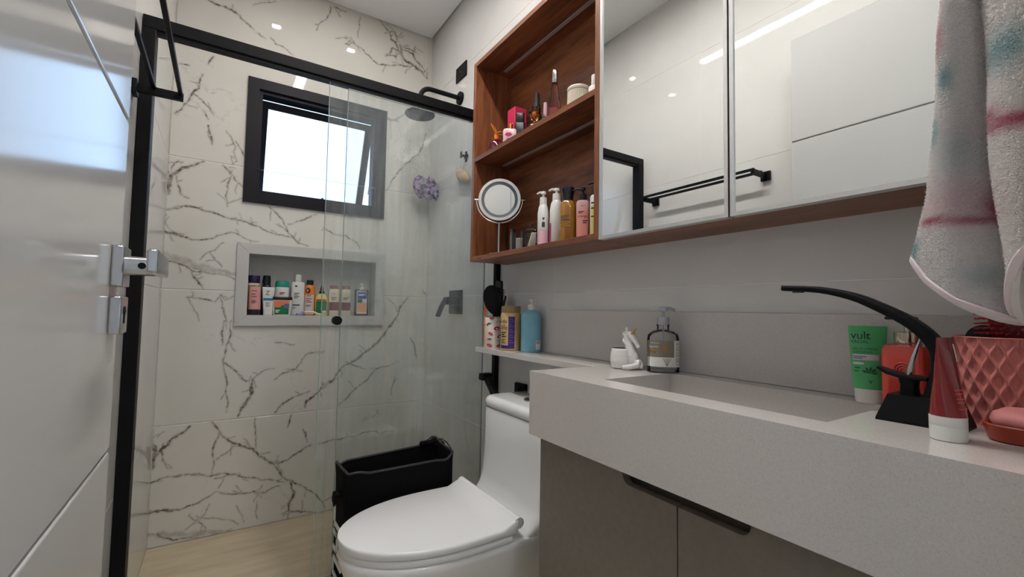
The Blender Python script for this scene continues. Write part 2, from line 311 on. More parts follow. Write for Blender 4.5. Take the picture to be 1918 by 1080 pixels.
def marble_tile(x0, x1, z0, z1):
    st = .003; nx = max(2, int((x1-x0)/st)); nz = max(2, int((z1-z0)/st))
    xs = np.linspace(x0, x1, nx+1); zs = np.linspace(z0, z1, nz+1)
    fld = np.zeros((nz+1, nx+1), np.float32)
    for (ax, az), (bx, bz), wv in SEGS:
        faint = wv < 0; wd = abs(wv); R = wd*(2.2 if faint else 1)+.006
        i0 = np.searchsorted(xs, min(ax, bx)-R); i1 = np.searchsorted(xs, max(ax, bx)+R); j0 = np.searchsorted(zs, min(az, bz)-R); j1 = np.searchsorted(zs, max(az, bz)+R)
        if i1 <= i0 or j1 <= j0: continue
        X, Z = np.meshgrid(xs[i0:i1], zs[j0:j1]); dx, dz = bx-ax, bz-az; L2 = dx*dx+dz*dz+1e-12
        t = np.clip(((X-ax)*dx+(Z-az)*dz)/L2, 0, 1); d = np.hypot(X-ax-t*dx, Z-az-t*dz)
        if faint: val = .42*np.clip((wd*1.5-d)/(wd*.8), 0, 1)
        else:
            wd = max(wd*.85, .0014)
            val = np.maximum(np.clip((wd+.0016-d)/.0026, 0, 1)*min(1, .6+wd/.006), .26*np.clip(1-d/(wd*2.2+.006), 0, 1))
        sub = fld[j0:j1, i0:i1]; np.maximum(sub, val, out=sub)
    X, Z = np.meshgrid(xs, zs); nv = (nx+1)*(nz+1)
    co = np.stack([X.ravel(), np.full(nv, YB), Z.ravel()], 1)
    idx = np.arange(nv).reshape(nz+1, nx+1)
    q = np.stack([idx[:-1, :-1], idx[:-1, 1:], idx[1:, 1:], idx[1:, :-1]], -1).reshape(-1, 4)
    cx, cz = co[q, 0].mean(1), co[q, 2].mean(1); keep = np.ones(len(q), bool)
    for h in (HW, HN): keep &= ~((cx > h[0]) & (cx < h[1]) & (cz > h[2]) & (cz < h[3]))
    q = q[keep]
    # skirt to give the tile its thickness
    bl = np.concatenate([idx[0, :], idx[1:, -1], idx[-1, -2::-1], idx[-2:0:-1, 0]]); nb = len(bl)
    sk = co[bl].copy(); sk[:, 1] = YB+.004; co = np.concatenate([co, sk]); si = nv+np.arange(nb)
    q = np.concatenate([q, np.stack([bl, si, np.roll(si, -1), np.roll(bl, -1)], 1)])
    me = bpy.data.meshes.new('tile'); me.vertices.add(len(co)); me.vertices.foreach_set('co', co.astype(np.float32).ravel())
    me.loops.add(len(q)*4); me.loops.foreach_set('vertex_index', q.astype(np.int32).ravel())
    me.polygons.add(len(q)); me.polygons.foreach_set('loop_start', np.arange(0, len(q)*4, 4, dtype=np.int32))
    me.update(calc_edges=True); me.validate()
    at = me.attributes.new('vein', 'FLOAT', 'POINT'); at.data.foreach_set('value', np.concatenate([fld.ravel(), np.zeros(nb, np.float32)]))
    me.materials.append(m_marble); o = bpy.data.objects.new('tile', me); C.objects.link(o); o.parent = wall_back
for z0, z1 in ROWS:
    for xa, xb in ((XL, .975), (.975, XR)): marble_tile(xa+G, xb-G, z0+G, z1-G)
# front wall with the doorway the camera stands in, and a plain hall behind
m_wallpaint = mat('white_wall_paint', (.74, .73, .71), .8)
b = MB(); b.box(XL-.13, -.17, YF-.12, YF, -.1, 2.8).box(.60, XR+.13, YF-.12, YF, -.1, 2.8).box(-.17, .60, YF-.12, YF, 2.135, 2.8)
struct(b.build('wall_front', m_wallpaint, smooth=False), 'painted wall around the doorway')
b = MB(); b.box(-.17, -.15, YF-.125, YF+.004, 0, 2.135).box(.58, .60, YF-.125, YF+.004, 0, 2.135).box(-.17, .60, YF-.125, YF+.004, 2.115, 2.135)
struct(b.build('trim_2', m_door, smooth=False), 'white door lining of the doorway')
HY = -1.9
struct(MB().box(-1.2, 1.6, HY, YF-.12, -.1, 0).build('floor_hall', m_floor, smooth=False), 'beige floor of the hall behind')
b = MB().box(-1.2, 1.6, HY-.1, HY, 0, 2.6); struct(b.build('wall_hall_back', m_wallpaint, smooth=False), 'painted hall wall opposite the doorway')
struct(MB().box(-1.3, -1.2, HY, YF-.12, 0, 2.6).build('wall_hall_left', m_wallpaint, smooth=False), 'painted hall side wall')
struct(MB().box(1.6, 1.7, HY, YF-.12, 0, 2.6).build('wall_hall_right', m_wallpaint, smooth=False), 'painted hall side wall')
struct(MB().box(-1.3, 1.7, HY-.1, YF-.12, 2.6, 2.7).build('ceiling_hall', m_ceil, smooth=False), 'hall ceiling')
hl = thing('hall_fill_light', 'added round fill light in the hall, out of view', 'fill light', (.2, -1.0, 2.6)); MB().lathe([(-.03, .15), (0, .16)], 32).build('rim', m_plastic_w, hl)  # unseen light added in the hall to fill the bathroom from the doorway
MB().lathe([(-.035, .14), (-.0305, .145)], 32).build('diffuser', mat('hall_fill_glow', (.9, .9, .9), .5, emis=(1, .95, .88), estr=HALL_FILL_STRENGTH*4), hl)
# ceiling: dropped plaster board with a shadow gap round the walls, slots cut for the lamps
b = MB()
LX0, LX1, LY0, LY1 = .377, .453, .25, 1.73
SPOTS = [(.205, 2.11), (.625, 2.11)]; SH = .026
g = .02
xs = sorted({XL+g, XR-g, LX0, LX1, *[s[0]-SH for s in SPOTS], *[s[0]+SH for s in SPOTS]}); ys = sorted({YF+g, YB-g, LY0, LY1, SPOTS[0][1]-SH, SPOTS[0][1]+SH})
for xa, xb in zip(xs, xs[1:]):
    for y0, y1 in zip(ys, ys[1:]):
        cx, cy = (xa+xb)/2, (y0+y1)/2
        if LX0 < cx < LX1 and LY0 < cy < LY1: continue
        if any(abs(cx-sx) < SH and abs(cy-sy) < SH for sx, sy in SPOTS): continue
        b.box(xa, xb, y0, y1, ZC, ZC+.0125)
b.box(XL-.1, XR+.1, YF-.1, YB+.15, 2.80, 2.9)
ceiling = struct(b.build('ceiling', m_ceil, smooth=False), 'white dropped ceiling with a shadow gap')
t = thing('linear_ceiling_light', 'long recessed white linear light in the ceiling', 'light', (.415, .99, ZC))
b = MB().box(LX0, LX0+.006, LY0, LY1, ZC-.002, ZC+.03).box(LX1-.006, LX1, LY0, LY1, ZC-.002, ZC+.03).box(LX0, LX1, LY0, LY0+.006, ZC-.002, ZC+.03).box(LX0, LX1, LY1-.006, LY1, ZC-.002, ZC+.03)
b.build('frame', m_plastic_w, t, True, smooth=False)
MB().box(LX0+.006, LX1-.006, LY0+.006, LY1-.006, ZC+.003, ZC+.006).build('diffuser', mat('led_strip_glow', (.9, .9, .9), .5, emis=(1, .965, .92), estr=LED_STRENGTH), t, True, smooth=False)
for (sx, sy), side in zip(SPOTS, ('left', 'right')):
    t = thing('ceiling_downlight', 'small square recessed downlight over the shower, %s of two' % side, 'light', (sx, sy, ZC), group='shower downlights')
    h = SH; b = MB()
    for k in range(4):
        q = [(sx-h, sx+h, sy-h, sy-h+.004), (sx-h, sx+h, sy+h-.004, sy+h), (sx-h, sx-h+.004, sy-h, sy+h), (sx+h-.004, sx+h, sy-h, sy+h)][k]
        b.box(*q, ZC-.002, ZC+.03)
    b.build('frame', m_plastic_w, t, True, smooth=False)
    MB().box(sx-h+.004, sx+h-.004, sy-h+.004, sy+h-.004, ZC+.004, ZC+.007).build('diffuser', mat('spot_glow', (.9, .9, .9), .5, emis=(1, .95, .88), estr=SPOT_STRENGTH), t, True, smooth=False)
# ------------------------------------------------------------------ window (top-hung, pushed open)
win = bpy.data.objects.new('window_1', None); C.objects.link(win); win.location = ((WX0+WX1)/2, YB, WZ0); struct(win, 'dark framed top-hung window pushed open above the niche')
fwid = .050
def frame4(b, x0, x1, z0, z1, wd, y0, y1):
    b.prism([(x0, z0), (x1, z0), (x1-wd, z0+wd), (x0+wd, z0+wd)], 'y', y0, y1); b.prism([(x0, z1), (x0+wd, z1-wd), (x1-wd, z1-wd), (x1, z1)], 'y', y0, y1)
    b.prism([(x0, z0), (x0+wd, z0+wd), (x0+wd, z1-wd), (x0, z1)], 'y', y0, y1); b.prism([(x1, z0), (x1, z1), (x1-wd, z1-wd), (x1-wd, z0+wd)], 'y', y0, y1); return b
frame4(MB(), WX0, WX1, WZ0, WZ1, fwid, YB-.014, YB+.004).build('casing', m_winframe, win, True, smooth=False)
frame4(MB(), WX0+.036, WX1-.036, WZ0+.036, WZ1-.036, .030, YB+.004, YB+.075).build('frame', m_winframe, win, True, smooth=False)
sx0, sx1 = WX0+.060, WX1-.060; sh = .515
sash = bpy.data.objects.new('sash', None)
sash = frame4(MB(), sx0-(WX0+WX1)/2, sx1-(WX0+WX1)/2, -sh, 0, .036, 0, .028).build('sash', m_winframe, win, smooth=False)
sash.location = (0, .055, WZ1-.078-WZ0); sash.rotation_euler = (math.radians(23), 0, 0)
MB().box(sx0-(WX0+WX1)/2+.038, sx1-(WX0+WX1)/2-.038, .012, .018, -sh+.038, -.038).build('pane', m_winglass, sash, smooth=False)
MB().rbox(-.03, .03, -.012, 0, -sh+.006, -sh+.030, .003).tube([(.0, -.012, -sh+.018), (.0, -.03, -sh+.022), (.055, -.034, -sh+.07)], .006, 8).build('handle', m_winframe, sash)
for sx in (sx0-.006, sx1+.006):
    MB().tube([(sx, YB+.05, WZ0+.30), (sx, YB+.13, WZ0+.16)], .005, 6).build('stay_arm', m_steel, win, True)
# ------------------------------------------------------------------ niche
nic = bpy.data.objects.new('trim_1', None); C.objects.link(nic); nic.location = ((NX0+NX1)/2, YB, NZ0); struct(nic, 'pale quartz framed recessed shelf in the marble wall')
nw = .050; m_niche = mat('pale_grey_niche_quartz', (.57, .56, .545), .3); noisecol(m_niche, [(.3, (.53, .52, .505)), (.7, (.60, .59, .575))], 300, 2)
ix0, ix1, iz0, iz1 = NX0+nw, NX1-nw, NZ0+nw, NZ1-nw
for k, poly in enumerate(([(NX0, NZ0), (NX1, NZ0), (ix1, iz0), (ix0, iz0)], [(NX0, NZ1), (ix0, iz1), (ix1, iz1), (NX1, NZ1)], [(NX0, NZ0), (ix0, iz0), (ix0, iz1), (NX0, NZ1)], [(NX1, NZ0), (NX1, NZ1), (ix1, iz1), (ix1, iz0)])):
    c = (sum(p_[0] for p_ in poly)/4, sum(p_[1] for p_ in poly)/4)
    poly = [(c[0]+(px-c[0])*.9985, c[1]+(pz-c[1])*.9985) for px, pz in poly]
    MB().prism(poly, 'y', YB-.016, YB+.004).build('frame_piece', m_niche, nic, True, smooth=False)
ND = .105
MB().box(ix0-.018, ix1+.018, YB+.004, YB+ND, iz0-.018, iz0).build('niche_sill', m_niche, nic, True, smooth=False)
MB().box(ix0-.018, ix1+.018, YB+.004, YB+ND, iz1, iz1+.018).build('niche_top', m_niche, nic, True, smooth=False)
MB().box(ix0-.018, ix0, YB+.004, YB+ND, iz0, iz1).build('niche_side', m_niche, nic, True, smooth=False)
MB().box(ix1, ix1+.018, YB+.004, YB+ND, iz0, iz1).build('niche_side', m_niche, nic, True, smooth=False)
MB().box(ix0-.018, ix1+.018, YB+ND, YB+ND+.015, iz0-.018, iz1+.018).build('niche_back', m_niche, nic, True, smooth=False)
# ------------------------------------------------------------------ open door on the left
DX0, DX1, DY0, DY1, DZ1 = -.157, -.122, .105, .836, 2.112
door = struct(MB().box(DX0+.004, DX1-.004, DY0, DY1, .008, DZ1).build('door_1', mat('door_groove_lacquer', (.30, .29, .285), .3), smooth=False), 'white lacquered door with horizontal grooves, opened against the wall')
zz = [.008, .423, .846, 1.313, 1.712, DZ1]
for z0, z1 in zip(zz, zz[1:]):
    MB().rbox(DX0, DX1, DY0-.001, DY1+.001, z0+.0025, z1-.0025, .0022, 2).build('panel', m_door, door)
hy = .795
hn = MB().rbox(DX1, DX1+.013, hy-.027, hy+.027, 1.073, 1.127, .002).build('handle_rose', m_chrome, door)
b = MB().tube([(DX1+.012, hy, 1.102), (DX1+.052, hy, 1.102)], 0, flat=(.0125, .013)).rbox(DX1+.046, DX1+.057, hy-.118, hy+.013, 1.088, 1.116, .0022)
b.build('lever', m_chrome, hn); MB().disc((DX1+.030, hy-.0122, 1.102), (0, -1, 0), .0045, .0012, 14).build('set_screw', m_black, hn)
es = MB().rbox(DX1, DX1+.013, hy-.025, hy+.025, 1.010, 1.060, .002).build('escutcheon', m_chrome, door)
MB().disc((DX1+.0125, hy, 1.041), (1, 0, 0), .006, .0012, 14).box(DX1+.0125, DX1+.0137, hy-.0025, hy+.0025, 1.024, 1.041).build('keyhole', m_black, es)
for hz in (.25, 1.05, 1.86): MB().tube([(DX0+.017, DY0-.008, hz-.045), (DX0+.017, DY0-.008, hz+.045)], .007, 10).build('hinge', m_chrome, door)
# ------------------------------------------------------------------ shower screen
sc = thing('shower_screen', 'glass shower screen with black top rail and wall profiles', 'shower screen', (.4, 1.66, 0))
MB().rbox(XL+.001, XR-.001, 1.640, 1.692, 1.853, 1.891, .003).build('top_rail', m_black, sc, True)
MB().box(XL+.001, XR-.001, 1.646, 1.650, 1.845, 1.853).build('rail_lip', m_black, sc, True, smooth=False)
MB().rbox(XL+.001, XL+.034, 1.640, 1.690, .001, 1.853, .002).build('wall_profile', m_black, sc, True)
MB().rbox(XR-.022, XR-.001, 1.665, 1.692, .001, 1.853, .002).build('wall_profile', m_black, sc, True)
MB().rbox(.36, XR-.023, 1.668, 1.690, .001, .016, .002).build('floor_channel', m_black, sc, True)
m_edge = mat('polished_glass_edge', (.32, .42, .40), .1)
fx = MB().box(.361, XR-.022, 1.676, 1.684, .016, 1.852).build('fixed_pane', m_glass, sc, True, smooth=False)
MB().box(.3595, .3610, 1.676, 1.684, .016, 1.852).build('pane_edge', m_edge, fx, True, smooth=False)
sl = MB().box(.292, .930, 1.650, 1.658, .010, 1.852).build('sliding_pane', m_glass, sc, True, smooth=False)
MB().box(.2905, .2920, 1.650, 1.658, .010, 1.852).box(.930, .9315, 1.650, 1.658, .010, 1.852).build('pane_edge', m_edge, sl, True, smooth=False)
MB().disc((.343, 1.650, 1.005), (0, -1, 0), .0155, .009, 24).disc((.343, 1.658, 1.005), (0, 1, 0), .0155, .009, 24).build('knob', m_black, sl, True)
# ------------------------------------------------------------------ towel rail on the left wall
tr_ = thing('towel_rail', 'black double-bar towel rail on the left wall beyond the door', 'towel rail', (XL, 1.27, 1.635))
for by in (1.555, .985):
    s_ = 1 if by > 1.3 else -1
    MB().rbox(XL+.0005, XL+.012, by-.020, by+.020, 1.615, 1.655, .002).rbox(XL+.010, XL+.112, by-.007, by+.007, 1.625, 1.647, .0015).build('bracket', m_black, tr_, True)
for bx in (XL+.046, XL+.105):
    MB().rbox(bx-.005, bx+.005, .98, 1.56, 1.640, 1.651, .0012).build('bar', m_black, tr_, True)
# ------------------------------------------------------------------ shower fittings on the right wall
t = thing('rain_shower', 'black round rain shower on a bent wall arm', 'shower', (XR, 2.10, 2.165))
MB().disc((XR, 2.10, 2.165), (-1, 0, 0), .034, .012).build('flange', m_black, t, True)
arc = [(XR-.01, 2.10, 2.165), (.92, 2.10, 2.165), (.85, 2.10, 2.165)]+[(.85-.055*math.sin(a), 2.10, 2.165-.055*(1-math.cos(a))) for a in [PI/2*k/8 for k in range(1, 9)]]+[(.795, 2.10, 2.06), (.795, 2.10, 2.035)]
MB().tube(arc, .012, 14).build('arm', m_black, t, True)
hd = MB().loft([(2.016, .070, .070, 2), (2.020, .074, .074, 2), (2.026, .072, .072, 2), (2.034, .03, .03, 2), (2.046, .018, .018, 2)], 40, .795, 2.10).build('head', m_black, t, True)
m_nz = mat('dark_grey_nozzle_rubber', (.09, .10, .12), .35)
b = MB()
for k, (rr, n_) in enumerate(((.018, 8), (.036, 14), (.054, 22))):
    for i in range(n_): b.tube([(.795+rr*math.cos(2*PI*i/n_), 2.10+rr*math.sin(2*PI*i/n_), 2.0165), (.795+rr*math.cos(2*PI*i/n_), 2.10+rr*math.sin(2*PI*i/n_), 2.013)], .0022, 6)
b.build('nozzles', m_nz, hd, True)
t = thing('outlet_cover', 'black rectangular wall plate beside the shower arm', 'wall plate', (XR, 2.095, 2.30))
MB().rbox(XR-.008, XR, 2.035, 2.155, 2.265, 2.345, .003).build('plate', m_black, t, True); MB().disc((XR-.0078, 2.095, 2.305), (-1, 0, 0), .004, .0012, 12).build('hole', m_nz, t, True)
t = thing('shower_mixer', 'black square shower mixer with slanted lever', 'tap', (XR, 2.09, 1.09))
MB().rbox(XR-.012, XR, 2.025, 2.165, 1.028, 1.150, .003).build('plate', m_black, t, True)
MB().tube([(XR-.011, 2.10, 1.095), (XR-.055, 2.10, 1.095)], .020, 20).build('body', m_black, t, True)
MB().tube([(XR-.056, 2.10, 1.110), (XR-.066, 2.135, 1.065), (XR-.075, 2.160, 1.015)], 0, flat=(.014, .006)).build('lever', m_black, t, True)
t = thing('robe_hook', 'small black cross-shaped hook on the shower wall', 'hook', (XR, 2.02, 1.83))
MB().rbox(XR-.006, XR, 1.998, 2.042, 1.822, 1.838, .002).rbox(XR-.006, XR, 2.012, 2.028, 1.803, 1.857, .002).rbox(XR-.030, XR-.005, 2.014, 2.026, 1.824, 1.836, .002).rbox(XR-.034, XR-.028, 2.012, 2.028, 1.818, 1.850, .002).build('hook', m_black, t, True)
t = thing('hanging_brush', 'pale wooden body scrubber hanging from the black cross hook', 'brush', (XR-.022, 2.02, 1.65))
MB().tube([(XR-.020, 2.018, 1.838), (XR-.020, 2.022, 1.79), (XR-.022, 2.020, 1.765)], .0013, 6).tube([(XR-.020, 2.018, 1.838), (XR-.016, 2.010, 1.80), (XR-.022, 2.020, 1.765)], .0013, 6).build('cord', plain('pale_cord', (205, 205, 200), .8), t, True)
bw = MB()
m_bw = wood('pale_beech', (3, 3, 14), srgb(176, 146, 116), srgb(214, 186, 156), .5)
bw.rings([[(XR-.024+.018*math.cos(a)*s_, 2.02+.052*s_*math.sin(a)*1.0+sh_, zc) for a in [2*PI*k/20 for k in range(20)]] for zc, s_, sh_ in ((1.772, .25, .045), (1.766, .55, .035), (1.745, .95, .012), (1.715, 1.05, -.015), (1.690, .85, -.035), (1.678, .4, -.05))]).build('scrubber', m_bw, t, True)
# lilac scrunchie on the corner
t = thing('bath_pouf', 'crumpled lilac mesh bath pouf hung in the shower corner', 'bath pouf', (.955, 2.36, 1.73))
bm_ = MB(); r_ = random.Random(5)
for k in range(9):
    cx, cz = .905+.013*k+r_.uniform(-.01, .01), 1.735+r_.uniform(-.028, .028); rr = r_.uniform(.030, .046)
    rs = []
    for i in range(13):
        a = PI*i/12; ring = []
        for j in range(22):
            bb = 2*PI*j/22; q = rr*(1+.20*math.sin(5*bb+k)+.15*math.sin(9*bb+3*a+k*2))*max(math.sin(a), .03)
            ring.append((cx+rr*.75*math.cos(a), 2.385+q*math.cos(bb)*.8, cz+q*math.sin(bb)))
        rs.append(ring)
    bm_.rings(rs)
m_li = mat('lilac_mesh_fabric', srgb(178, 155, 190), .7, sheen=.3); noisecol(m_li, [(.42, srgb(70, 52, 92)), (.52, srgb(182, 158, 196)), (.7, srgb(206, 184, 214))], 38, 2); bump(m_li, 220, .6, .002)
bm_.build('pouf', m_li, t, True, ang=80)
MB().rbox(XR-.010, XR, 2.375, 2.395, 1.72, 1.745, .002).build('suction_hook', m_plastic_w, t, True)
# ================================================================== vanity
VX, VY0, VY1, VZ = .66, .066, .928, .90
XW = XR-.001
# worktop with sunk basin and the ledge that runs on behind the toilet
BX0, BX1, BY0, BY1, BD = .728, .955, .295, .735, .115
t = thing('washbasin_counter', 'thick grey quartz vanity top with sunk rectangular basin and narrow wall ledge', 'countertop', (.84, .5, .745))
b = MB(); zb = .744
def quad(*ps): b.add(ps, [tuple(range(len(ps)))])
def slab(x0, x1, y0, y1, z): quad((x0, y0, z), (x1, y0, z), (x1, y1, z), (x0, y1, z))
X2 = XW-.0005
for q in ((VX, BX0, VY0, VY1), (BX1, X2, VY0, VY1), (BX0, BX1, VY0, BY0), (BX0, BX1, BY1, VY1)): slab(*q, VZ)
# apron, ends, back and underside
AT = .022
quad((VX, VY0, zb), (VX, VY1, zb), (VX, VY1, VZ), (VX, VY0, VZ)); quad((VX, VY1, zb), (X2, VY1, zb), (X2, VY1, VZ), (VX, VY1, VZ))
quad((VX, VY0, zb), (X2, VY0, zb), (X2, VY0, VZ), (VX, VY0, VZ)); quad((X2, VY0, zb), (X2, VY1, zb), (X2, VY1, VZ), (X2, VY0, VZ))
slab(VX, X2, VY0, VY1, zb)
b.build('worktop', m_quartz, t, True, smooth=False)
b = MB(); zf = VZ-BD
quad((BX0, BY0, VZ), (BX0, BY1, VZ), (BX0, BY1, zf), (BX0, BY0, zf)); quad((BX1, BY0, VZ), (BX1, BY1, VZ), (BX1, BY1, zf+.012), (BX1, BY0, zf+.012))
quad((BX0, BY1, VZ), (BX1, BY1, VZ), (BX1, BY1, zf+.012), (BX0, BY1, zf)); quad((BX0, BY0, VZ), (BX1, BY0, VZ), (BX1, BY0, zf+.012), (BX0, BY0, zf))
quad((BX0, BY0, zf), (BX0, BY1, zf), (BX1, BY1, zf+.012), (BX1, BY0, zf+.012))
b.build('basin', m_quartz, t, True, smooth=False)
MB().rbox(.88, X2, VY1+.0003, 1.625, VZ-.020, VZ, .0012, 1).build('ledge', m_quartz, t, True)
MB().rbox(BX0+.02, BX0+.026, BY0+.10, BY1-.10, zf+.0012, zf+.004, .001, 1).build('drain_slot', m_black, t, True)
bs = MB().rbox(XW-.012, XW, VY0, 1.30, VZ+.0003, 1.055, .001, 1).build('backsplash', m_quartz); tag(bs, 'grey quartz upstand between the vanity top and the wall tiles', 'backsplash')
# cabinet below
t = thing('vanity_cabinet', 'matte taupe wall-hung cabinet with two doors under the basin', 'cabinet', (.85, .5, .25))
CX0, CZ0, CZ1 = .682, .25, .7435
MB().box(CX0+.020, XW-.002, .910-.018, .910, CZ0, CZ1).box(CX0+.020, XW-.002, VY0, VY0+.018, CZ0, CZ1).box(CX0+.020, XW-.002, VY0+.018, .892, CZ0, CZ0+.018).box(XW-.010, XW-.002, VY0+.018, .892, CZ0+.018, CZ1).box(CX0+.045, CX0+.055, VY0+.018, .892, .66, CZ1).build('carcass', m_taupe, t, True, smooth=False)
def cabdoor(y0, y1, hy0, hy1, side):
    zt, hz, r = CZ1-.003, CZ1-.030, .018      # routed finger pull along the top edge
    poly = [(y0, CZ0), (y1, CZ0), (y1, zt)]
    if side == 'r': # pull begins at y0 edge
        cs = [(hy1-r+r*math.cos(a), hz+r+r*math.sin(a)) for a in [-PI/2*k/6 for k in range(7)]]
        poly += [(hy1, zt)]+cs+[(y0, hz)]
    else:
        cs = [(hy0+r-r*math.sin(a), hz+r-r*math.cos(a)) for a in [PI/2*k/6 for k in range(7)]]
        poly = [(y0, CZ0), (y1, CZ0), (y1, hz)]+cs+[(hy0, zt), (y0, zt)]
    MB().prism(poly, 'x', CX0, CX0+.018).build('door', m_taupe, t, True, smooth=False)
cabdoor(.511, .908, .511, .637, 'r'); cabdoor(VY0+.002, .508, .380, .508, 'l')
# ------------------------------------------------------------------ faucet
t = thing('basin_faucet', 'black basin tap with a long curved spout over the basin', 'tap', (.848, .21, VZ))
MB().rings([[(.848+sx*hx*k1, yc+sy*hy_*k1, z) for sx, sy in ((-1, -1), (1, -1), (1, 1), (-1, 1))] for z, hx, yc, hy_, k1 in ((VZ, .031, .221, .047, 1), (VZ+.003, .031, .221, .047, 1), (VZ+.038, .022, .220, .036, 1))]).build('base', m_black, t, True, smooth=False)
pts = [(.212, .925), (.204, .955), (.200, .983), (.203, 1.006), (.217, 1.028), (.237, 1.046), (.270, 1.066), (.303, 1.082), (.350, 1.0940), (.407, 1.0985)]
sp = []
for i in range(len(pts)-1):
    for k in range(3):
        u = k/3; p0, p1, p2, p3 = pts[max(i-1, 0)], pts[i], pts[i+1], pts[min(i+2, len(pts)-1)]
        f_ = lambda a: .5*((2*p1[a])+(-p0[a]+p2[a])*u+(2*p0[a]-5*p1[a]+4*p2[a]-p3[a])*u*u+(-p0[a]+3*p1[a]-3*p2[a]+p3[a])*u**3)
        sp.append((.848, f_(0), f_(1)))
sp.append((.848, *pts[-1])); n_ = len(sp)
MB().tube(sp, 0, flat=[(.0115-.0070*i/n_, .0155-.002*i/n_) for i in range(n_)]).build('spout', m_black, t, True, ang=50)
MB().disc((.848, .385, 1.0950), (0, 0, -1), .009, .005, 18).build('aerator', m_nz, t, True)
lv = MB().loft([(VZ+.036, .011, .011, 3), (VZ+.052, .010, .010, 3), (VZ+.062, .012, .012, 3)], 20, .848, .236).build('lever_neck', m_black, t, True)
MB().tube([(.848, .272, VZ+.074), (.848, .258, VZ+.068), (.848, .240, VZ+.064), (.848, .214, VZ+.063)], 0, flat=[(.010, .002), (.017, .0028), (.019, .003), (.014, .0028)]).build('lever_plate', m_black, lv, True)
MB().tube([(.850, .238, VZ+.064), (.852, .232, VZ+.090), (.856, .224, VZ+.122)], [.0036, .0034, .0012], 10).build('lever_rod', m_chrome, lv, True)
# ------------------------------------------------------------------ toilet
t = thing('toilet', 'white one-piece toilet with closed lid beside the vanity', 'toilet', (.64, 1.243, 0))
TY = 1.243
def egg(x0, x1, xb, hw, seg=44):
    """plan outline: rounded nose at x0, widest at xb, rear at x1 squared"""
    out = []
    for k in range(seg):
        a = 2*PI*k/seg; c, s_ = math.cos(a), math.sin(a)
        if c < 0: x = xb+(xb-x0)*c; y = hw*math.copysign(abs(s_)**.95, s_)
        else: x = xb+(x1-xb)*math.copysign(abs(c)**.45, c); y = hw*math.copysign(abs(s_)**.45, s_)
        out.append((x, y))
    return out
rs = []
for z, x0, x1, xb, hw in ((.001, .40, 1.00, .62, .125), (.02, .395, 1.00, .62, .128), (.10, .40, 1.00, .62, .125), (.20, .38, 1.00, .62, .130), (.28, .335, 1.00, .60, .150), (.34, .300, 1.00, .57, .170), (.385, .285, 1.00, .55, .180), (.402, .284, 1.00, .55, .182), (.408, .290, 1.00, .55, .178)):
    rs.append([(x, TY+y, z) for x, y in egg(x0, x1, xb, hw)])
MB().rings(rs).build('bowl', m_ceramic, t, True, ang=60)
# tank that sweeps up out of the bowl
rs = []
for z, xf, hw in ((.395, .700, .176), (.408, .735, .180), (.425, .765, .184), (.450, .787, .187), (.485, .799, .189), (.55, .806, .191), (.62, .809, .192), (.700, .811, .192), (.706, .8125, .1905)):
    cx = (xf+1.008)/2; rs.append([(cx+x, TY+y, z) for x, y in sell((1.008-xf)/2, hw, 9, 44)])
MB().rings(rs).build('tank', m_ceramic, t, True, ang=60)
rs = []
for z, d in ((.708, .003), (.712, -.002), (.728, -.003), (.738, .001), (.744, .008), (.746, .016)):
    rs.append([((.811+1.010)/2+x, TY+y, z) for x, y in sell((1.010-.811)/2-d, .193-d, 8, 44)])
tl = MB().rings(rs).build('tank_lid', m_ceramic, t, True, ang=60)
bt = MB().loft([(.746, .030, .030, 2), (.750, .030, .030, 2), (.752, .026, .026, 2)], 30, .905, TY+.012).build('flush_button', m_chrome, tl, True)
MB().box(.8785, .9315, TY+.0112, TY+.0128, .7521, .7525).build('button_split', m_black, bt, True, smooth=False)
def plan_w(u): return .186*(1-(1-min(u, 1))**2.15)**(1/2.0)
def padloft(name, xs0, xs1, zlo, zhi, grow, roll, m):
    rs = []; N = 34
    for i in range(N+1):
        v = i/N; x = xs0+(xs1-xs0)*(v**1.8)
        u = min(1, (x-xs0+.0005)/.30); hw = max(plan_w(u)+grow, .003)*(1 if x < .60 else 1-.02*((x-.60)/.13))
        zt = zhi
        if roll and x > .675: zt = zhi+.020*math.sin(min(1, (x-.675)/.045)*PI/2)**2
        e = min(.006, hw*.5); ring = [(-hw, zlo+.003), (-hw+.003, zlo), (hw-.003, zlo), (hw, zlo+.003), (hw, zt-e), (hw-e*.35, zt-e*.3), (hw-e*1.3, zt), (-hw+e*1.3, zt), (-hw+e*.35, zt-e*.3), (-hw, zt-e)]
        rs.append([(x, TY+y, z) for y, z in ring])
    return MB().rings(rs).build(name, m, t, True, ang=50)
padloft('seat', .286, .705, .4085, .4275, -.001, False, m_plastic_w)
lid = padloft('lid', .282, .722, .4285, .449, 0, True, m_plastic_w)
MB().tube([(.727, TY-.181, .4555), (.727, TY+.181, .4555)], .0155, 18).build('lid_roll', m_plastic_w, lid, True)
for s_ in (-1, 1): MB().tube([(.745, TY+s_*.09-.02, .427), (.745, TY+s_*.09+.02, .427)], .009, 12).build('hinge', m_chrome, t, True)
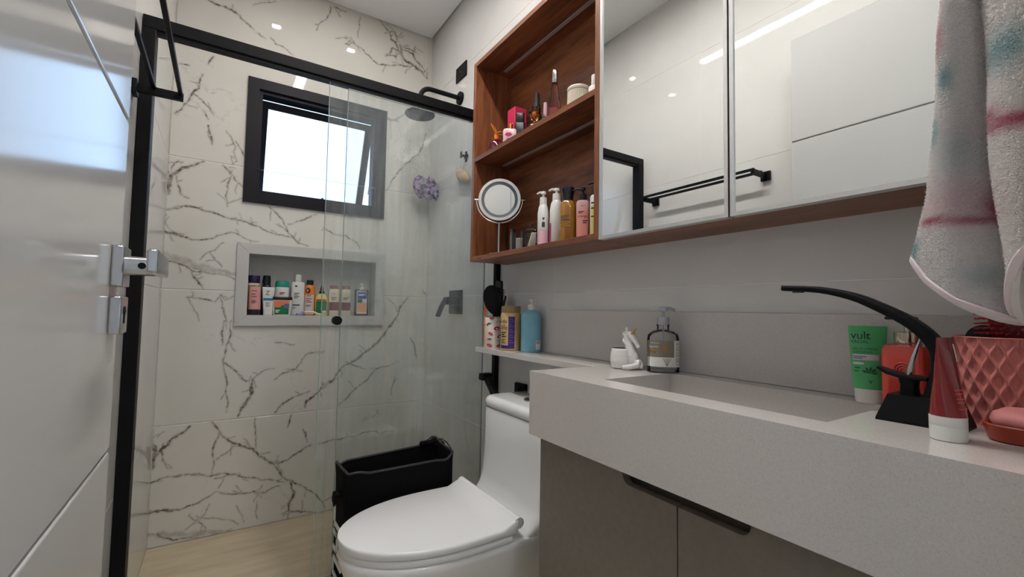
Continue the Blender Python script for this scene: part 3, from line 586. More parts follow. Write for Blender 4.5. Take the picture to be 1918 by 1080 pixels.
# ------------------------------------------------------------------ hygienic hand spray
t = thing('hand_spray', 'black bidet hand spray in its wall holder behind the toilet tank', 'hand spray', (XW, 1.51, .60))
MB().rbox(XW-.012, XW, 1.485, 1.535, .60, .65, .003).tube([(XW-.01, 1.51, .635), (XW-.070, 1.508, .640)], .013, 14).build('holder', m_black, t, True)
MB().tube([(.936, 1.495, .605), (.934, 1.508, .655), (.930, 1.532, .702), (.925, 1.562, .744), (.921, 1.592, .775)], 0, flat=[(.010, .010), (.012, .012), (.014, .014), (.015, .014), (.014, .013)]).rbox(.895, .945, 1.588, 1.620, .766, .794, .004).build('handle', m_black, t, True)
MB().tube([(.936, 1.495, .606), (.94, 1.49, .50), (.965, 1.50, .38), (1.0, 1.52, .30), (XW, 1.52, .30)], .006, 8).build('hose', m_black, t, True)
t = thing('angle_valve', 'small black square wall valve just above the toilet tank', 'valve', (XW, 1.48, .738)); MB().rbox(XW-.018, XW, 1.445, 1.515, .712, .764, .003).tube([(XW-.017, 1.480, .738), (XW-.030, 1.480, .738)], .012, 14).build('valve', m_black, t, True)
# ------------------------------------------------------------------ laundry hamper
t = thing('laundry_hamper', 'black fabric laundry hamper with drawstring squeezed between toilet and glass', 'laundry hamper', (.535, 1.55, 0))
HX0, HX1, HYa, HYb, HZ = .345, .722, 1.458, 1.634, .530
hcx, hcy, hrx, hry = (HX0+HX1)/2, (HYa+HYb)/2, (HX1-HX0)/2, (HYb-HYa)/2
def hring(z, k, wob=0., dz=0.):
    out = []
    for i, (x, y) in enumerate(sell(hrx*k, hry*k, 9, 64)):
        a = 2*PI*i/64; d = 1+wob*math.sin(7*a+z*9)+wob*.7*math.sin(13*a-z*17)
        zz_ = z+dz*(.012*math.sin(2*a+.6)+.010*(x/hrx)-.006*math.cos(a*5))
        out.append((hcx+x*d, hcy+y*d*.995, zz_))
    return out
rs = [hring(.001, .985), hring(.02, 1.0, .004), hring(.15, .99, .007), hring(.30, .985, .008), hring(.42, .985, .007, .4), hring(HZ-.03, .99, .004, .9), hring(HZ, 1.0, .003, 1), hring(HZ+.004, .985, .003, 1), hring(HZ, .965, .003, 1), hring(HZ-.03, .955, .006, .8), hring(.30, .95, .010), hring(.12, .94, .008)]
MB().rings(rs).build('bag', m_fabric_k, t, True, ang=75)
rp = hring(HZ+.0045, .985, .003, 1)
MB().tube([Vector(p_) for p_ in rp]+[Vector(rp[0])], .0042, 8).build('rim_wire', mat('black_rim_binding', (.02, .02, .022), .5), t, True)
cord = [(HX1-.02, HYb-.03, HZ+.012), (HX1+.006, HYb-.035, HZ+.028), (HX1+.012, HYb-.07, HZ+.022), (HX1+.010, HYa+.06, HZ+.008), (HX1+.009, HYa+.05, HZ-.08), (HX1+.009, HYa+.048, HZ-.16)]
MB().tube(cord, .002, 6).tube([(HX1-.05, HYb-.012, HZ+.018), (HX1-.02, HYb-.008, HZ+.034), (HX1+.004, HYb-.02, HZ+.024), (HX1+.008, HYb-.06, HZ+.016)], .002, 6).build('drawstring', m_fabric_k, t, True)
rf = MB(); r_ = random.Random(2)
for k in range(7):
    rf.sphere((HX1-.06+.011*k, HYb-.012-.004*k+r_.uniform(-.004, .004), HZ+.012+.002*k*(1 if k < 4 else -.5)), .012, .010, .010, 10, 6)
rf.build('gathered_edge', m_fabric_k, t, True)
MB().prism([(1.50, .462), (1.535, .462), (1.545, .435), (1.520, .420), (1.498, .436)], 'x', HX0-.020, HX0-.016).rbox(HX0-.019, HX0+.006, 1.502, 1.540, .452, .462, .002).build('side_tab', m_fabric_k, t, True)
b = MB()
def bar(y0, y1, z0, z1): b.box(HX0-.0035, HX0+.001, y0, y1, z0, z1)
ya_ = 1.475; zt = .40          # white block letters running down the end of the bag
for k, g_ in enumerate(('L', 'A', 'U', 'N', 'D')):
    z1 = zt-k*.078; z0 = z1-.062; s_ = .013; y0, y1 = ya_, ya_+.115
    if g_ == 'L': bar(y0, y1, z0, z0+s_); bar(y1-s_, y1, z0, z1)
    elif g_ == 'A': bar(y0, y1, z1-s_, z1); bar(y0, y1, z0, z0+s_); bar(y0, y0+s_, z0, z1); bar(y0+.055, y0+.055+s_, z0, z1)
    elif g_ == 'U': bar(y0, y1, z1-s_, z1); bar(y0, y1, z0, z0+s_); bar(y1-s_, y1, z0, z1)
    elif g_ == 'N': bar(y0, y1, z1-s_, z1); bar(y0, y1, z0, z0+s_); bar(y0, y0+s_, z0, z1)
    else: bar(y0, y1, z1-s_, z1); bar(y0+.012, y1-.012, z0, z0+s_); bar(y0, y0+s_, z0, z1); bar(y1-s_, y1, z0, z1)
b.build('printed_letters', m_fabric_w, t, True, smooth=False)
# ================================================================== wall cabinet (open shelves) and mirror doors
KX, KY1, KYd, KZ0, KZ1, BT = .84, 1.612, .876, 1.245, 2.066, .018
t = thing('open_wall_cabinet', 'walnut open wall cabinet with two compartments above the toilet', 'cabinet', (.93, 1.24, KZ0))
MB().rbox(KX, XW, KY1-BT, KY1, KZ0, KZ1, .0008, 1).build('side_board', m_wood_z, t, True)
MB().rbox(KX, XW, KYd, KYd+BT, KZ0, KZ1, .0008, 1).build('side_board', m_wood_z, t, True)
MB().rbox(KX, XW, KYd+BT, KY1-BT, KZ0, KZ0+BT, .0008, 1).build('bottom_board', m_wood_y, t, True)
MB().rbox(KX, XW, KYd+BT, KY1-BT, KZ1-BT, KZ1, .0008, 1).build('top_board', m_wood_y, t, True)
MB().box(XW-.008, XW-.001, KYd+BT, KY1-BT, KZ0+BT, KZ1-BT).build('back_board', m_wood_y, t, True, smooth=False)
SZ0, SZ1 = 1.649, 1.667
MB().rbox(KX+.001, XW-.009, KYd+BT, KY1-BT, SZ0, SZ1, .0008, 1).build('shelf', m_wood_y, t, True)
m_led_off = mat('frosted_unlit_led_cover', (.36, .31, .31), .55)
for z in (SZ0, KZ1-BT): MB().rbox(.950, .966, KYd+BT+.006, KY1-BT-.035, z-.0028, z-.0002, .0008, 1).build('led_profile', m_led_off, t, True)
t = thing('mirror_cabinet', 'wall cabinet with silver-edged mirror doors above the basin', 'cabinet', (.93, .5, KZ0))
MB().rbox(KX+.021, XW, .132, KYd-.0005, KZ0, KZ1, .0008, 1).build('carcass', m_wood_y, t, True)
for y0, y1 in ((.5085, KYd-.002), (.136, .5045)):
    fr = frame_x = MB()
    fwd = .0085
    b = MB(); xa, xb = KX, KX+.0195
    b.box(xa, xb, y0, y0+fwd, KZ0-.001, KZ1).box(xa, xb, y1-fwd, y1, KZ0-.001, KZ1).box(xa, xb, y0+fwd, y1-fwd, KZ0-.001, KZ0-.001+fwd).box(xa, xb, y0+fwd, y1-fwd, KZ1-fwd, KZ1)
    d_ = b.build('mirror_door', m_steel, t, True, smooth=False); d_['label'] = 'silver edged mirror door'
    MB().box(xa+.003, xb-.004, y0+fwd, y1-fwd, KZ0-.001+fwd, KZ1-fwd).build('mirror', m_mirror, d_, True, smooth=False)
# ------------------------------------------------------------------ towel
TH = .006
t = thing('hand_towel', 'white terry hand towel with pink and teal tie-dye blotches hanging at right', 'towel', (.74, .12, 1.04))
def lerp(tab, z):
    for (a, va), (c, vc) in zip(tab, tab[1:]):
        if z <= c: return va+(vc-va)*max(0, (z-a)/(c-a))
    return tab[-1][1]
yl_t = [(1.03, .203), (1.127, .200), (1.20, .182), (1.30, .173), (1.37, .167), (1.436, .160), (1.55, .150), (1.66, .118)]
yv_t = [(1.03, .108), (1.10, .114), (1.18, .120), (1.30, .126), (1.42, .127), (1.55, .122), (1.66, .100)]
zb_t = [(0, 1.120), (.12, 1.092), (.30, 1.066), (.52, 1.047), (.60, 1.043), (.66, 1.060), (.74, 1.105), (.85, 1.150), (1, 1.17)]
def towel_pt(u, v):
    zbot = lerp(zb_t, u); z = 1.66+(zbot-1.66)*v
    yl, yv, yr = lerp(yl_t, z), lerp(yv_t, z), .066
    if u < .60:
        s_ = u/.60; y = yl+(yv-yl)*s_; x = .722+.030*s_**3-.012*math.sin(PI*s_)+.010*math.exp(-s_*14)
    else:
        s_ = (u-.60)/.40; y = yv+(yr-yv)*s_; x = .752-.055*math.sin(min(1, s_*2.3)*PI/2)+.028*max(0, s_-.4)
        y += .012*math.sin(PI*min(1, s_*2))*(1-s_)
    x += .0035*math.sin(9*v+5*u)+.003*math.sin(14*u-6*v); y += .0015*math.sin(17*v+3*u)
    return Vector((x, y, z))
BLOBS = [((1755, 130), (20, 25), 'p'), ((1770, 145), (22, 20), 't'), ((1765, 10), (10, 15), 'p')]
PK, TL, WH, RD = srgb(214, 150, 164), srgb(90, 165, 172), srgb(240, 236, 234), srgb(190, 70, 104)
def towel_col(u, v, z):
    c = np.array(WH); r = lambda u0, z0, su, sz: math.exp(-((u-u0)/su)**2-((z-z0)/sz)**2)
    hz = lambda u0, z0: z0
    for u0, z0, su, sz, col, k in ((.08, 1.385, .05, .02, PK, .7), (.16, 1.335, .07, .015, TL, .6), (.05, 1.275, .06, .018, TL, .5), (.02, 1.45, .05, .02, RD, .7), (.30, 1.245, .14, .03, TL, .22), (.35, 1.190, .30, .022, PK, .3), (.14, 1.168, .12, .0045, RD, .7), (.40, 1.164, .20, .005, RD, .7), (.55, 1.178, .06, .014, RD, .75), (.02, 1.135, .04, .012, TL, .7), (.45, 1.098, .12, .015, TL, .25), (.75, 1.345, .09, .022, TL, .55), (.68, 1.275, .05, .010, RD, .65), (.80, 1.262, .12, .009, RD, .85), (.98, 1.235, .05, .025, RD, .85), (.45, 1.62, .3, .04, PK, .5)):
        f_ = k*r(u0, z0, su, sz); c = c*(1-f_)+np.array(col)*f_
    return c
NU, NV = 90, 130
tv = []; cols = []
for j in range(NV+1):
    for i in range(NU+1): tv.append(towel_pt(i/NU, j/NV)); cols.append(towel_col(i/NU, j/NV, tv[-1].z))
fcs = [(j*(NU+1)+i, j*(NU+1)+i+1, (j+1)*(NU+1)+i+1, (j+1)*(NU+1)+i) for j in range(NV) for i in range(NU)]
m_terry = mat('dyed_terry_cotton', WH, .95, spec=.1)
at = nd(m_terry, 'ShaderNodeAttribute', attribute_name='dye'); ln(m_terry, at, 'Color', P(m_terry), 'Base Color')
tl_ = nd(m_terry, 'ShaderNodeBsdfTranslucent'); ln(m_terry, at, 'Color', tl_, 'Color'); mxs = nd(m_terry, 'ShaderNodeMixShader'); mxs.inputs[0].default_value = .40
ln(m_terry, P(m_terry), 0, mxs, 1); ln(m_terry, tl_, 0, mxs, 2); ln(m_terry, mxs, 0, m_terry.node_tree.nodes['Material Output'], 0)
def dye(me, cs):
    a = me.color_attributes.new('dye', 'FLOAT_COLOR', 'POINT'); a.data.foreach_set('color', np.concatenate([np.array(cs), np.ones((len(cs), 1))], 1).astype(np.float32).ravel())
nrm = []
for j in range(NV+1):
    for i in range(NU+1):
        du = tv[j*(NU+1)+min(i+1, NU)]-tv[j*(NU+1)+max(i-1, 0)]; dv = tv[min(j+1, NV)*(NU+1)+i]-tv[max(j-1, 0)*(NU+1)+i]
        n_ = du.cross(dv); nrm.append(n_.normalized() if n_.length > 0 else Vector((-1, 0, 0)))
if sum(n_.x for n_ in nrm) > 0: nrm = [-n_ for n_ in nrm]
cl = MB(); NN = (NU+1)*(NV+1)
back = [p_-n_*TH for p_, n_ in zip(tv, nrm)]
edge = [i for i in range(NU)]; 
per = [i for i in range(NU+1)]+[j*(NU+1)+NU for j in range(1, NV+1)]+[NV*(NU+1)+i for i in range(NU-1, -1, -1)]+[j*(NU+1) for j in range(NV-1, 0, -1)]
cl.add(tv+back, fcs+[tuple(NN+k for k in reversed(f_)) for f_ in fcs]+[(per[k], per[(k+1) % len(per)], NN+per[(k+1) % len(per)], NN+per[k]) for k in range(len(per))])
ob = cl.build('cloth', m_terry, t, True, ang=70); dye(ob.data, cols+cols)
# terry loops
pile = MB(); pc = []; o_ = t.location
for k in range(90000):
    u, v = rng.random(), .30+.70*rng.random()
    if v > .985: continue
    i, j = int(u*NU), int(v*NV); id_ = j*(NU+1)+i; n_ = nrm[id_]; p_ = towel_pt(u, v)
    L = .0018+.0018*rng.random(); rv = Vector(rng.normal(size=3)); tg = rv-n_*rv.dot(n_); dn = Vector((0, 0, -1))-n_*(-n_.z)
    d_ = (tg.normalized()*.75+dn*.5+n_*(.55+.5*rng.random())).normalized(); tip = p_+d_*L
    sd = d_.cross(n_).normalized()*(.00042+.00022*rng.random()); mid = p_+(tip-p_)*.55+n_*.0005
    q = [p_-sd*.6, p_+sd*.6, mid+sd, tip, mid-sd]
    pile.add([x_-o_ for x_ in q], [(0, 1, 2, 4), (4, 2, 3)]); c_ = towel_col(u, v, p_.z); pc += [c_]*5
me = bpy.data.meshes.new('terry_pile'); me.from_pydata(pile.v, [], pile.f); me.materials.append(m_terry); dye(me, pc)
po_ = bpy.data.objects.new('terry_pile', me); C.objects.link(po_); po_.parent = t; po_['kind'] = 'stuff'
hem = MB(); hp = [towel_pt(u/60, .992)+nrm[int(.992*NV)*(NU+1)+int(u/60*NU)]*.001 for u in range(61)]
hem.tube(hp, 0, flat=(.0016, .0042)).build('hem', mat('smooth_towel_hem', srgb(222, 208, 212), .8), t, True)
t = thing('towel_hook', 'black wall hook holding the hand towel', 'hook', (.745, YF, 1.67))
MB().rbox(.725, .765, YF, YF+.008, 1.65, 1.70, .002).tube([(.745, YF+.006, 1.668), (.745, YF+.05, 1.664), (.745, YF+.062, 1.69)], .006, 10).build('hook', m_black, t, True)
# ================================================================== small things
def prof_at(prof, z):
    if z <= prof[0][0]: return prof[0]
    for a, c in zip(prof, prof[1:]):
        if z <= c[0]:
            f = (z-a[0])/max(c[0]-a[0], 1e-9); return tuple(a[k]+(c[k]-a[k])*f for k in range(4))
    return prof[-1]
def front(prof, x, z, eps):
    q = prof_at(prof, z); k = min(abs(x/q[1]), .995)
    return -(q[2]*(1-k**q[3])**(1/q[3]))-eps
def patch(parent, prof, x0, x1, z0, z1, m, name='label', eps=.0005, nx=12, nz=4):
    b = MB(); vs = [(x0+(x1-x0)*i/nx, front(prof, x0+(x1-x0)*i/nx, z0+(z1-z0)*j/nz, eps), z0+(z1-z0)*j/nz) for j in range(nz+1) for i in range(nx+1)]
    b.add(vs, [(j*(nx+1)+i, j*(nx+1)+i+1, (j+1)*(nx+1)+i+1, (j+1)*(nx+1)+i) for j in range(nz) for i in range(nx)])
    return b.build(name, m, parent, ang=80)
def blob(parent, prof, pts, m, name='print', eps=.0009):
    """flat printed polygon wrapped on the front"""
    b = MB(); b.add([(x, front(prof, x, z, eps), z) for x, z in pts], [tuple(range(len(pts)))]); return b.build(name, m, parent, smooth=False)
def text(parent, prof, s, cx, z, size, m, eps=.0009, align='CENTER', name='lettering', vert=False):
    cu = bpy.data.curves.new('lettering', 'FONT'); cu.body = s; cu.size = size; cu.align_x = align; cu.resolution_u = 3
    o = bpy.data.objects.new('lettering', cu); C.objects.link(o)
    me = bpy.data.meshes.new_from_object(o.evaluated_get(bpy.context.evaluated_depsgraph_get()))
    bpy.data.objects.remove(o); bpy.data.curves.remove(cu)
    for v in me.vertices:
        x, zz_ = (cx+v.co.x, z+v.co.y) if not vert else (cx-v.co.y, z+v.co.x)
        v.co = (x, front(prof, x, zz_, eps), zz_)
    me.name = name; me.materials.clear(); me.materials.append(m); o = bpy.data.objects.new(name, me); C.objects.link(o); o.parent = parent; return o
def lines(parent, prof, x0, x1, zs, h, m, eps=.0009):
    b = MB()
    for i, z in enumerate(zs):
        xe = x1 if i % 2 == 0 else x0+(x1-x0)*.72; n = 6
        vs = [(x0+(xe-x0)*k/n, front(prof, x0+(xe-x0)*k/n, zz_, eps), zz_) for zz_ in (z, z+h) for k in range(n+1)]
        b.add(vs, [(k, k+1, n+2+k, n+1+k) for k in range(n)])
    return b.build('small_print', m, parent, smooth=False)
def part(root, name, prof, m, seg=32, **k): return MB().loft(prof, seg, **k).build(name, m, root, ang=40)
def rnd(z0, z1, rx, ry, n=2, e=.003):
    """closed body with softened ends"""
    return [(z0, rx-e, ry-e, n), (z0+e*.3, rx-e*.3, ry-e*.3, n), (z0+e, rx, ry, n), (z1-e, rx, ry, n), (z1-e*.3, rx-e*.3, ry-e*.3, n), (z1, rx-e, ry-e, n)]
def pump(root, z, m, r=.008, L=.030, h=.022, coll=.012, ch=.016, ang=0.):
    """collar, stem and nozzle, pointing along +X turned by ang"""
    c = part(root, 'pump_collar', [(z, coll, coll, 2), (z+ch, coll*.95, coll*.95, 2), (z+ch+.001, coll*.6, coll*.6, 2)], m)
    ca, sa = math.cos(ang), math.sin(ang)
    b = MB().lathe([(z+ch, r*.45), (z+ch+h*.55, r*.45), (z+ch+h*.6, r), (z+ch+h, r*.95), (z+ch+h+.001, r*.6)], 18)
    zz_ = z+ch+h*.85; b.tube([(0, 0, zz_), (L*.6*ca, L*.6*sa, zz_+.0005), (L*ca, L*sa, zz_-.004)], [r*.5, r*.42, r*.32], 8); b.build('pump_head', m, root)
K = dict(white=plain('white_bottle_plastic', (225, 224, 220), .3), black=mat('black_cap_plastic', (.012, .012, .014), .3), ink=mat('dark_print_ink', (.03, .03, .035), .5), cream=plain('cream_bottle_plastic', (214, 204, 178), .35),
  pink=plain('pale_pink_plastic', (214, 150, 150), .35), rose=plain('rose_brown_cap', (140, 104, 96), .35), maroon=plain('maroon_label', (112, 44, 52), .45), teal=plain('teal_cap', (28, 150, 132), .3), purple=plain('deep_purple_cap', (46, 24, 74), .3),
  orange=plain('orange_plastic', (232, 130, 40), .35), green=plain('green_label', (22, 112, 62), .4), yellow=plain('pale_yellow_plastic', (222, 208, 120), .35), navy=mat('midnight_blue_plastic', (.010, .010, .020), .25), blue=plain('blue_label', (38, 82, 172), .4),
  coral=plain('coral_label', (226, 130, 90), .45), gold=mat('gold_metal', srgb(214, 166, 72), .22, metal=1.), red=plain('red_print', (176, 30, 52), .45), paper=plain('white_label_paper', (222, 222, 216), .5), grey=plain('taupe_label', (134, 126, 112), .45),
  lilac=plain('lilac_plastic', (150, 140, 206), .35), cyan=plain('cyan_band', (30, 128, 168), .4), violet=plain('violet_label', (62, 36, 112), .45), magenta=plain('magenta_print', (178, 40, 100), .4))
NZ = iz0; NG = 'toiletries in the shower niche'
def nthing(name, label, cat, x, y): return thing(name, label, cat, (x, y, NZ), face_to(x, y)*.55, NG)
# --- niche, left to right
t = nthing('shampoo_bottle', 'bottle with purple cap and yellow-green label at the left end of the niche', 'bottle', .1345, 2.576)
p_ = rnd(0, .158, .0255, .021, 2.6); bd = part(t, 'body', p_, K['yellow']); part(t, 'cap', rnd(.158, .196, .0262, .0215, 2.6), K['purple'])
patch(bd, p_, -.024, .006, .02, .146, plain('olive_label', (134, 132, 40), .45)); patch(bd, p_, .006, .016, .06, .146, plain('lime_label', (182, 190, 70), .45)); patch(bd, p_, .016, .024, .08, .146, plain('aqua_label', (60, 170, 170), .45)); patch(bd, p_, -.0245, .0245, .146, .156, K['paper'])
t = nthing('pink_tube', 'pink tube standing on its dark cap in the niche', 'tube', .138, 2.524)
p_ = [(.028, .026, .017, 2.2), (.06, .0255, .014, 2.2), (.10, .0245, .009, 2.2), (.136, .0235, .002, 3), (.139, .0235, .0015, 4)]; bd = part(t, 'body', p_, K['pink']); part(t, 'cap', rnd(0, .028, .0265, .0175, 2.4), K['black'])
lines(bd, p_, -.014, .008, [.118, .100, .088, .070, .064, .058], .003, K['ink'])
t = nthing('dark_bottle', 'slim midnight-blue bottle behind the white Z tube', 'bottle', .190, 2.578)
part(t, 'body', rnd(0, .15, .021, .018, 3), K['navy']); part(t, 'cap', [(.15, .0165, .0165, 2), (.168, .0185, .0185, 2), (.198, .0165, .0165, 2), (.199, .015, .015, 2)], K['navy'])
t = nthing('white_tube', 'white tube with a large Z and a blue band', 'tube', .1965, 2.524)
p_ = [(.024, .0215, .016, 2.2), (.06, .024, .013, 2.2), (.10, .026, .008, 2.2), (.134, .028, .002, 3), (.139, .0285, .0015, 4)]; bd = part(t, 'body', p_, K['white']); part(t, 'cap', rnd(0, .024, .0205, .0155, 2.2), K['white'])
text(bd, p_, 'Z', -.004, .100, .030, K['ink']); patch(bd, p_, -.022, .020, .072, .084, K['cyan'], 'band'); lines(bd, p_, -.012, .010, [.060, .054, .048, .042], .0022, K['ink'])
t = nthing('teal_cap_bottle', 'white bottle with a teal cap standing behind the orange tub', 'bottle', .262, 2.580)
p_ = rnd(0, .144, .0325, .019, 2.4); bd = part(t, 'body', p_, K['white']); part(t, 'cap', [(.144, .033, .0195, 2.4), (.165, .0325, .019, 2.4), (.174, .029, .016, 2.4), (.176, .024, .012, 2.4)], K['teal'])
lines(bd, p_, -.012, .012, [.112, .105], .005, K['magenta'])
t = nthing('hair_mask_tub', 'low white tub with black lid and orange and green label', 'tub', .259, 2.524)
p_ = [(0, .038, .018, 3), (.002, .040, .019, 3), (.076, .0445, .0200, 3)]; bd = part(t, 'tub', p_, K['white']); part(t, 'lid', rnd(.076, .092, .0455, .0205, 3), K['black'])
patch(bd, p_, -.037, .030, .040, .074, K['coral']); patch(bd, p_, -.034, .029, .004, .040, K['green']); patch(bd, p_, .008, .031, .036, .058, plain('slate_blue_label', (96, 110, 160), .45), eps=.0009); lines(bd, p_, -.030, -.010, [.022, .014], .005, K['paper'], .0011); blob(bd, p_, [(.002+.010*math.cos(a), .040+.010*math.sin(a)) for a in [PI*k/9 for k in range(10)]], K['green'])
t = nthing('white_lotion_bottle', 'tall white bottle with white screw cap in the middle of the niche', 'bottle', .334, 2.566)
p_ = rnd(0, .172, .032, .021, 3, .006); bd = part(t, 'body', p_, K['white']); part(t, 'cap', rnd(.172, .212, .0155, .0155, 2, .002), K['white'])
blob(bd, p_, [(-.010+.006*math.cos(a), .150+.0045*math.sin(a)) for a in [2*PI*k/12 for k in range(12)]], K['ink']); lines(bd, p_, -.018, .006, [.112, .104, .096, .088], .0035, K['ink']); patch(bd, p_, -.024, .010, .050, .056, K['ink'], 'print'); lines(bd, p_, -.024, -.006, [.040, .034], .002, K['ink'])
t = nthing('orange_bottle', 'orange bottle with black cap and a pale curved label', 'bottle', .393, 2.574)
p_ = [(0, .024, .018, 2.6), (.004, .0265, .0205, 2.6), (.13, .0265, .0205, 2.6), (.152, .024, .018, 2.4), (.160, .016, .014, 2)]; bd = part(t, 'body', p_, K['orange']); part(t, 'cap', rnd(.160, .186, .0165, .0150, 2.2, .002), K['black'])
patch(bd, p_, -.025, .020, .006, .108, plain('pale_pink_label', (216, 200, 194), .45)); blob(bd, p_, [(-.010+.012*math.cos(a), .130+.015*math.sin(a)) for a in [2*PI*k/18 for k in range(18)]], K['ink'], eps=.0014); text(bd, p_, 'BA', -.004, .098, .017, K['ink']); lines(bd, p_, -.018, .010, [.086, .076, .068], .004, K['magenta']); lines(bd, p_, -.018, .008, [.052, .046], .003, K['ink'])
t = nthing('yellow_bottle', 'pale yellow bottle with black pointed nozzle and green label', 'bottle', .450, 2.560)
p_ = [(0, .028, .018, 3.5), (.004, .031, .020, 3.5), (.085, .031, .020, 3.5), (.105, .026, .017, 2.6), (.116, .013, .012, 2)]; bd = part(t, 'body', p_, K['yellow']); part(t, 'nozzle', [(.116, .0135, .0135, 2), (.129, .013, .013, 2), (.131, .009, .009, 2), (.145, .0075, .0075, 2), (.163, .0025, .0025, 2)], K['black'])
patch(bd, p_, -.027, .025, .012, .076, K['green']); patch(bd, p_, -.026, .022, .077, .086, plain('brick_label', (158, 76, 56), .45)); patch(bd, p_, .004, .022, .014, .026, K['paper'], 'print', .0009)
for cx, who in ((.511, 'left, next to the yellow one'), (.572, 'right, next to the clear pump bottle')):
    t = nthing('cream_bottle', 'cream bottle with maroon band, the one on the '+who, 'bottle', cx, 2.556)
    p_ = [(0, .023, .016, 3), (.003, .025, .018, 3), (.045, .0275, .0195, 3), (.12, .0275, .0195, 3), (.140, .0265, .0185, 3), (.143, .024, .016, 3)]; bd = part(t, 'body', p_, K['cream']); part(t, 'cap', rnd(.143, .163, .0215, .0155, 3, .002), K['rose'])
    patch(bd, p_, -.0265, .0265, .028, .072, K['maroon'], 'band'); lines(bd, p_, -.013, .013, [.094, .085], .004, K['ink']); lines(bd, p_, -.006, .006, [.122, .117, .112], .0016, K['grey'])
t = nthing('clear_pump_bottle', 'clear pump bottle with blue, green and orange label at the right of the niche', 'bottle', .658, 2.560)
p_ = rnd(0, .146, .036, .022, 3, .005); bd = part(t, 'body', p_, m_clear); part(t, 'liquid', rnd(.003, .018, .0345, .0205, 3, .002), plain('amber_liquid', (150, 98, 76), .2))
patch(bd, p_, -.026, .028, .012, .136, K['paper']); patch(bd, p_, -.023, .025, .094, .132, K['blue'], eps=.0009); patch(bd, p_, -.023, .002, .072, .093, K['green'], eps=.0009); patch(bd, p_, -.023, .025, .020, .070, plain('peach_label', (230, 158, 112), .45), eps=.0009); lines(bd, p_, -.018, .020, [.116, .111], .0045, K['paper'], .0013)
pump(t, .146, K['white'], .0075, .018, .020, .013, .014, -2.4)
t = nthing('razor', 'lilac and white disposable razor lying at the front edge of the niche', 'razor', .385, 2.518); t.rotation_euler = (0, 0, 0)
MB().tube([(-.035, 0, .012), (-.01, 0, .020), (.02, 0, .018), (.05, .002, .007), (.068, .004, .0045)], [.004, .0055, .005, .0045, .003], 10).build('handle', K['white'], t); MB().rbox(-.060, -.034, -.010, .012, .001, .012, .003).tube([(-.04, 0, .010), (-.022, 0, .018)], .006, 8).build('head', K['lilac'], t)
# --- open cabinet, upper shelf
SZ = SZ1; UG = 'perfumes on the upper walnut shelf'
def uthing(name, label, cat, x, y, gz=SZ, grp=UG): return thing(name, label, cat, (x, y, gz), face_to(x, y), grp)
m_pglass = mat('plum_glass', srgb(84, 12, 48), .06, coat=.6); m_pinkglass = glassmat('pink_glass', (.95, .72, .70))
t = uthing('perfume_bottle', 'plum coloured round perfume bottle tied with an orange bow', 'perfume', .90, 1.522)
part(t, 'body', [(0, .018, .014, 2), (.004, .023, .018, 2), (.030, .0295, .022, 2), (.048, .0280, .021, 2), (.061, .018, .014, 2), (.068, .009, .009, 2)], m_pglass)
MB().lathe([(.068, .009), (.076, .010), (.090, .009), (.092, .006)], 18).build('cap', K['orange'], t)
MB().tube([(0, -.008, .088), (-.012, -.010, .105), (-.022, -.008, .125), (-.012, -.006, .118), (0, -.006, .094)], 0, flat=(.006, .0015)).tube([(0, -.008, .088), (.014, -.010, .096), (.030, -.008, .094), (.024, -.006, .084), (0, -.006, .086)], 0, flat=(.006, .0015)).build('bow', K['orange'], t)
b = MB(); r_ = random.Random(4)
for k in range(9): b.sphere((r_.uniform(-.012, .012), -.0225+abs(r_.uniform(0, .002)), .030+r_.uniform(-.012, .012)), .0028, .0015, .0028, 8, 5)
b.build('gold_charm', K['gold'], t)
t = uthing('perfume_bottle', 'blush perfume bottle with printed red lips and gold neck', 'perfume', .885, 1.392)
p_ = rnd(0, .062, .029, .017, 3, .008); bd = part(t, 'body', p_, plain('blush_glass', (226, 190, 196), .15)); MB().lathe([(.062, .007), (.082, .007), (.083, .005)], 16).build('cap', K['gold'], t)
lip = [(-.014, 0), (-.008, .006), (-.003, .008), (0, .006), (.003, .008), (.008, .006), (.014, 0), (.008, -.006), (0, -.008), (-.008, -.006)]
blob(bd, p_, [(x-.008, .036+z) for x, z in lip], K['magenta'], 'lips_print'); lines(bd, p_, -.016, .0, [.018], .003, K['magenta'])
t = thing('perfume_box', 'crimson perfume carton at the back of the upper walnut shelf', 'box', (.955, 1.458, SZ), 0.0, UG)
p_ = [(0, .027, .027, 30), (.178, .027, .027, 30)]; bd = MB().rbox(-.027, .027, -.027, .027, 0, .178, .0008, 1).build('carton', plain('crimson_card', (206, 44, 84), .4), t); MB().box(-.0278, -.0271, -.012, .012, .112, .116).box(-.0278, -.0271, -.008, .008, .040, .043).build('lettering', K['paper'], t, smooth=False)
t = uthing('perfume_bottle', 'squat black perfume bottle beside the crimson carton', 'perfume', .915, 1.375)
part(t, 'body', rnd(0, .085, .021, .017, 5, .003), K['black']); part(t, 'cap', rnd(.086, .122, .0165, .0145, 5, .002), K['black'])
t = uthing('spray_bottle', 'tall black spray bottle on the upper walnut shelf', 'bottle', .955, 1.325)
part(t, 'body', [(0, .020, .020, 2), (.002, .0215, .0215, 2), (.100, .0215, .0215, 2), (.112, .018, .018, 2), (.118, .0135, .0135, 2)], K['black']); part(t, 'cap', [(.118, .0135, .0135, 2), (.150, .0130, .0130, 2), (.152, .0105, .0105, 2), (.190, .010, .010, 2), (.192, .008, .008, 2)], mat('black_satin_cap', (.02, .02, .022), .45)); MB().lathe([(.1165, .0142), (.1185, .0142)], 24).build('silver_ring', m_chrome, t)
m_amber = glassmat('amber_glass', (.95, .66, .40))
t = uthing('perfume_bottle', 'amber goblet-shaped perfume bottle', 'perfume', .875, 1.225)
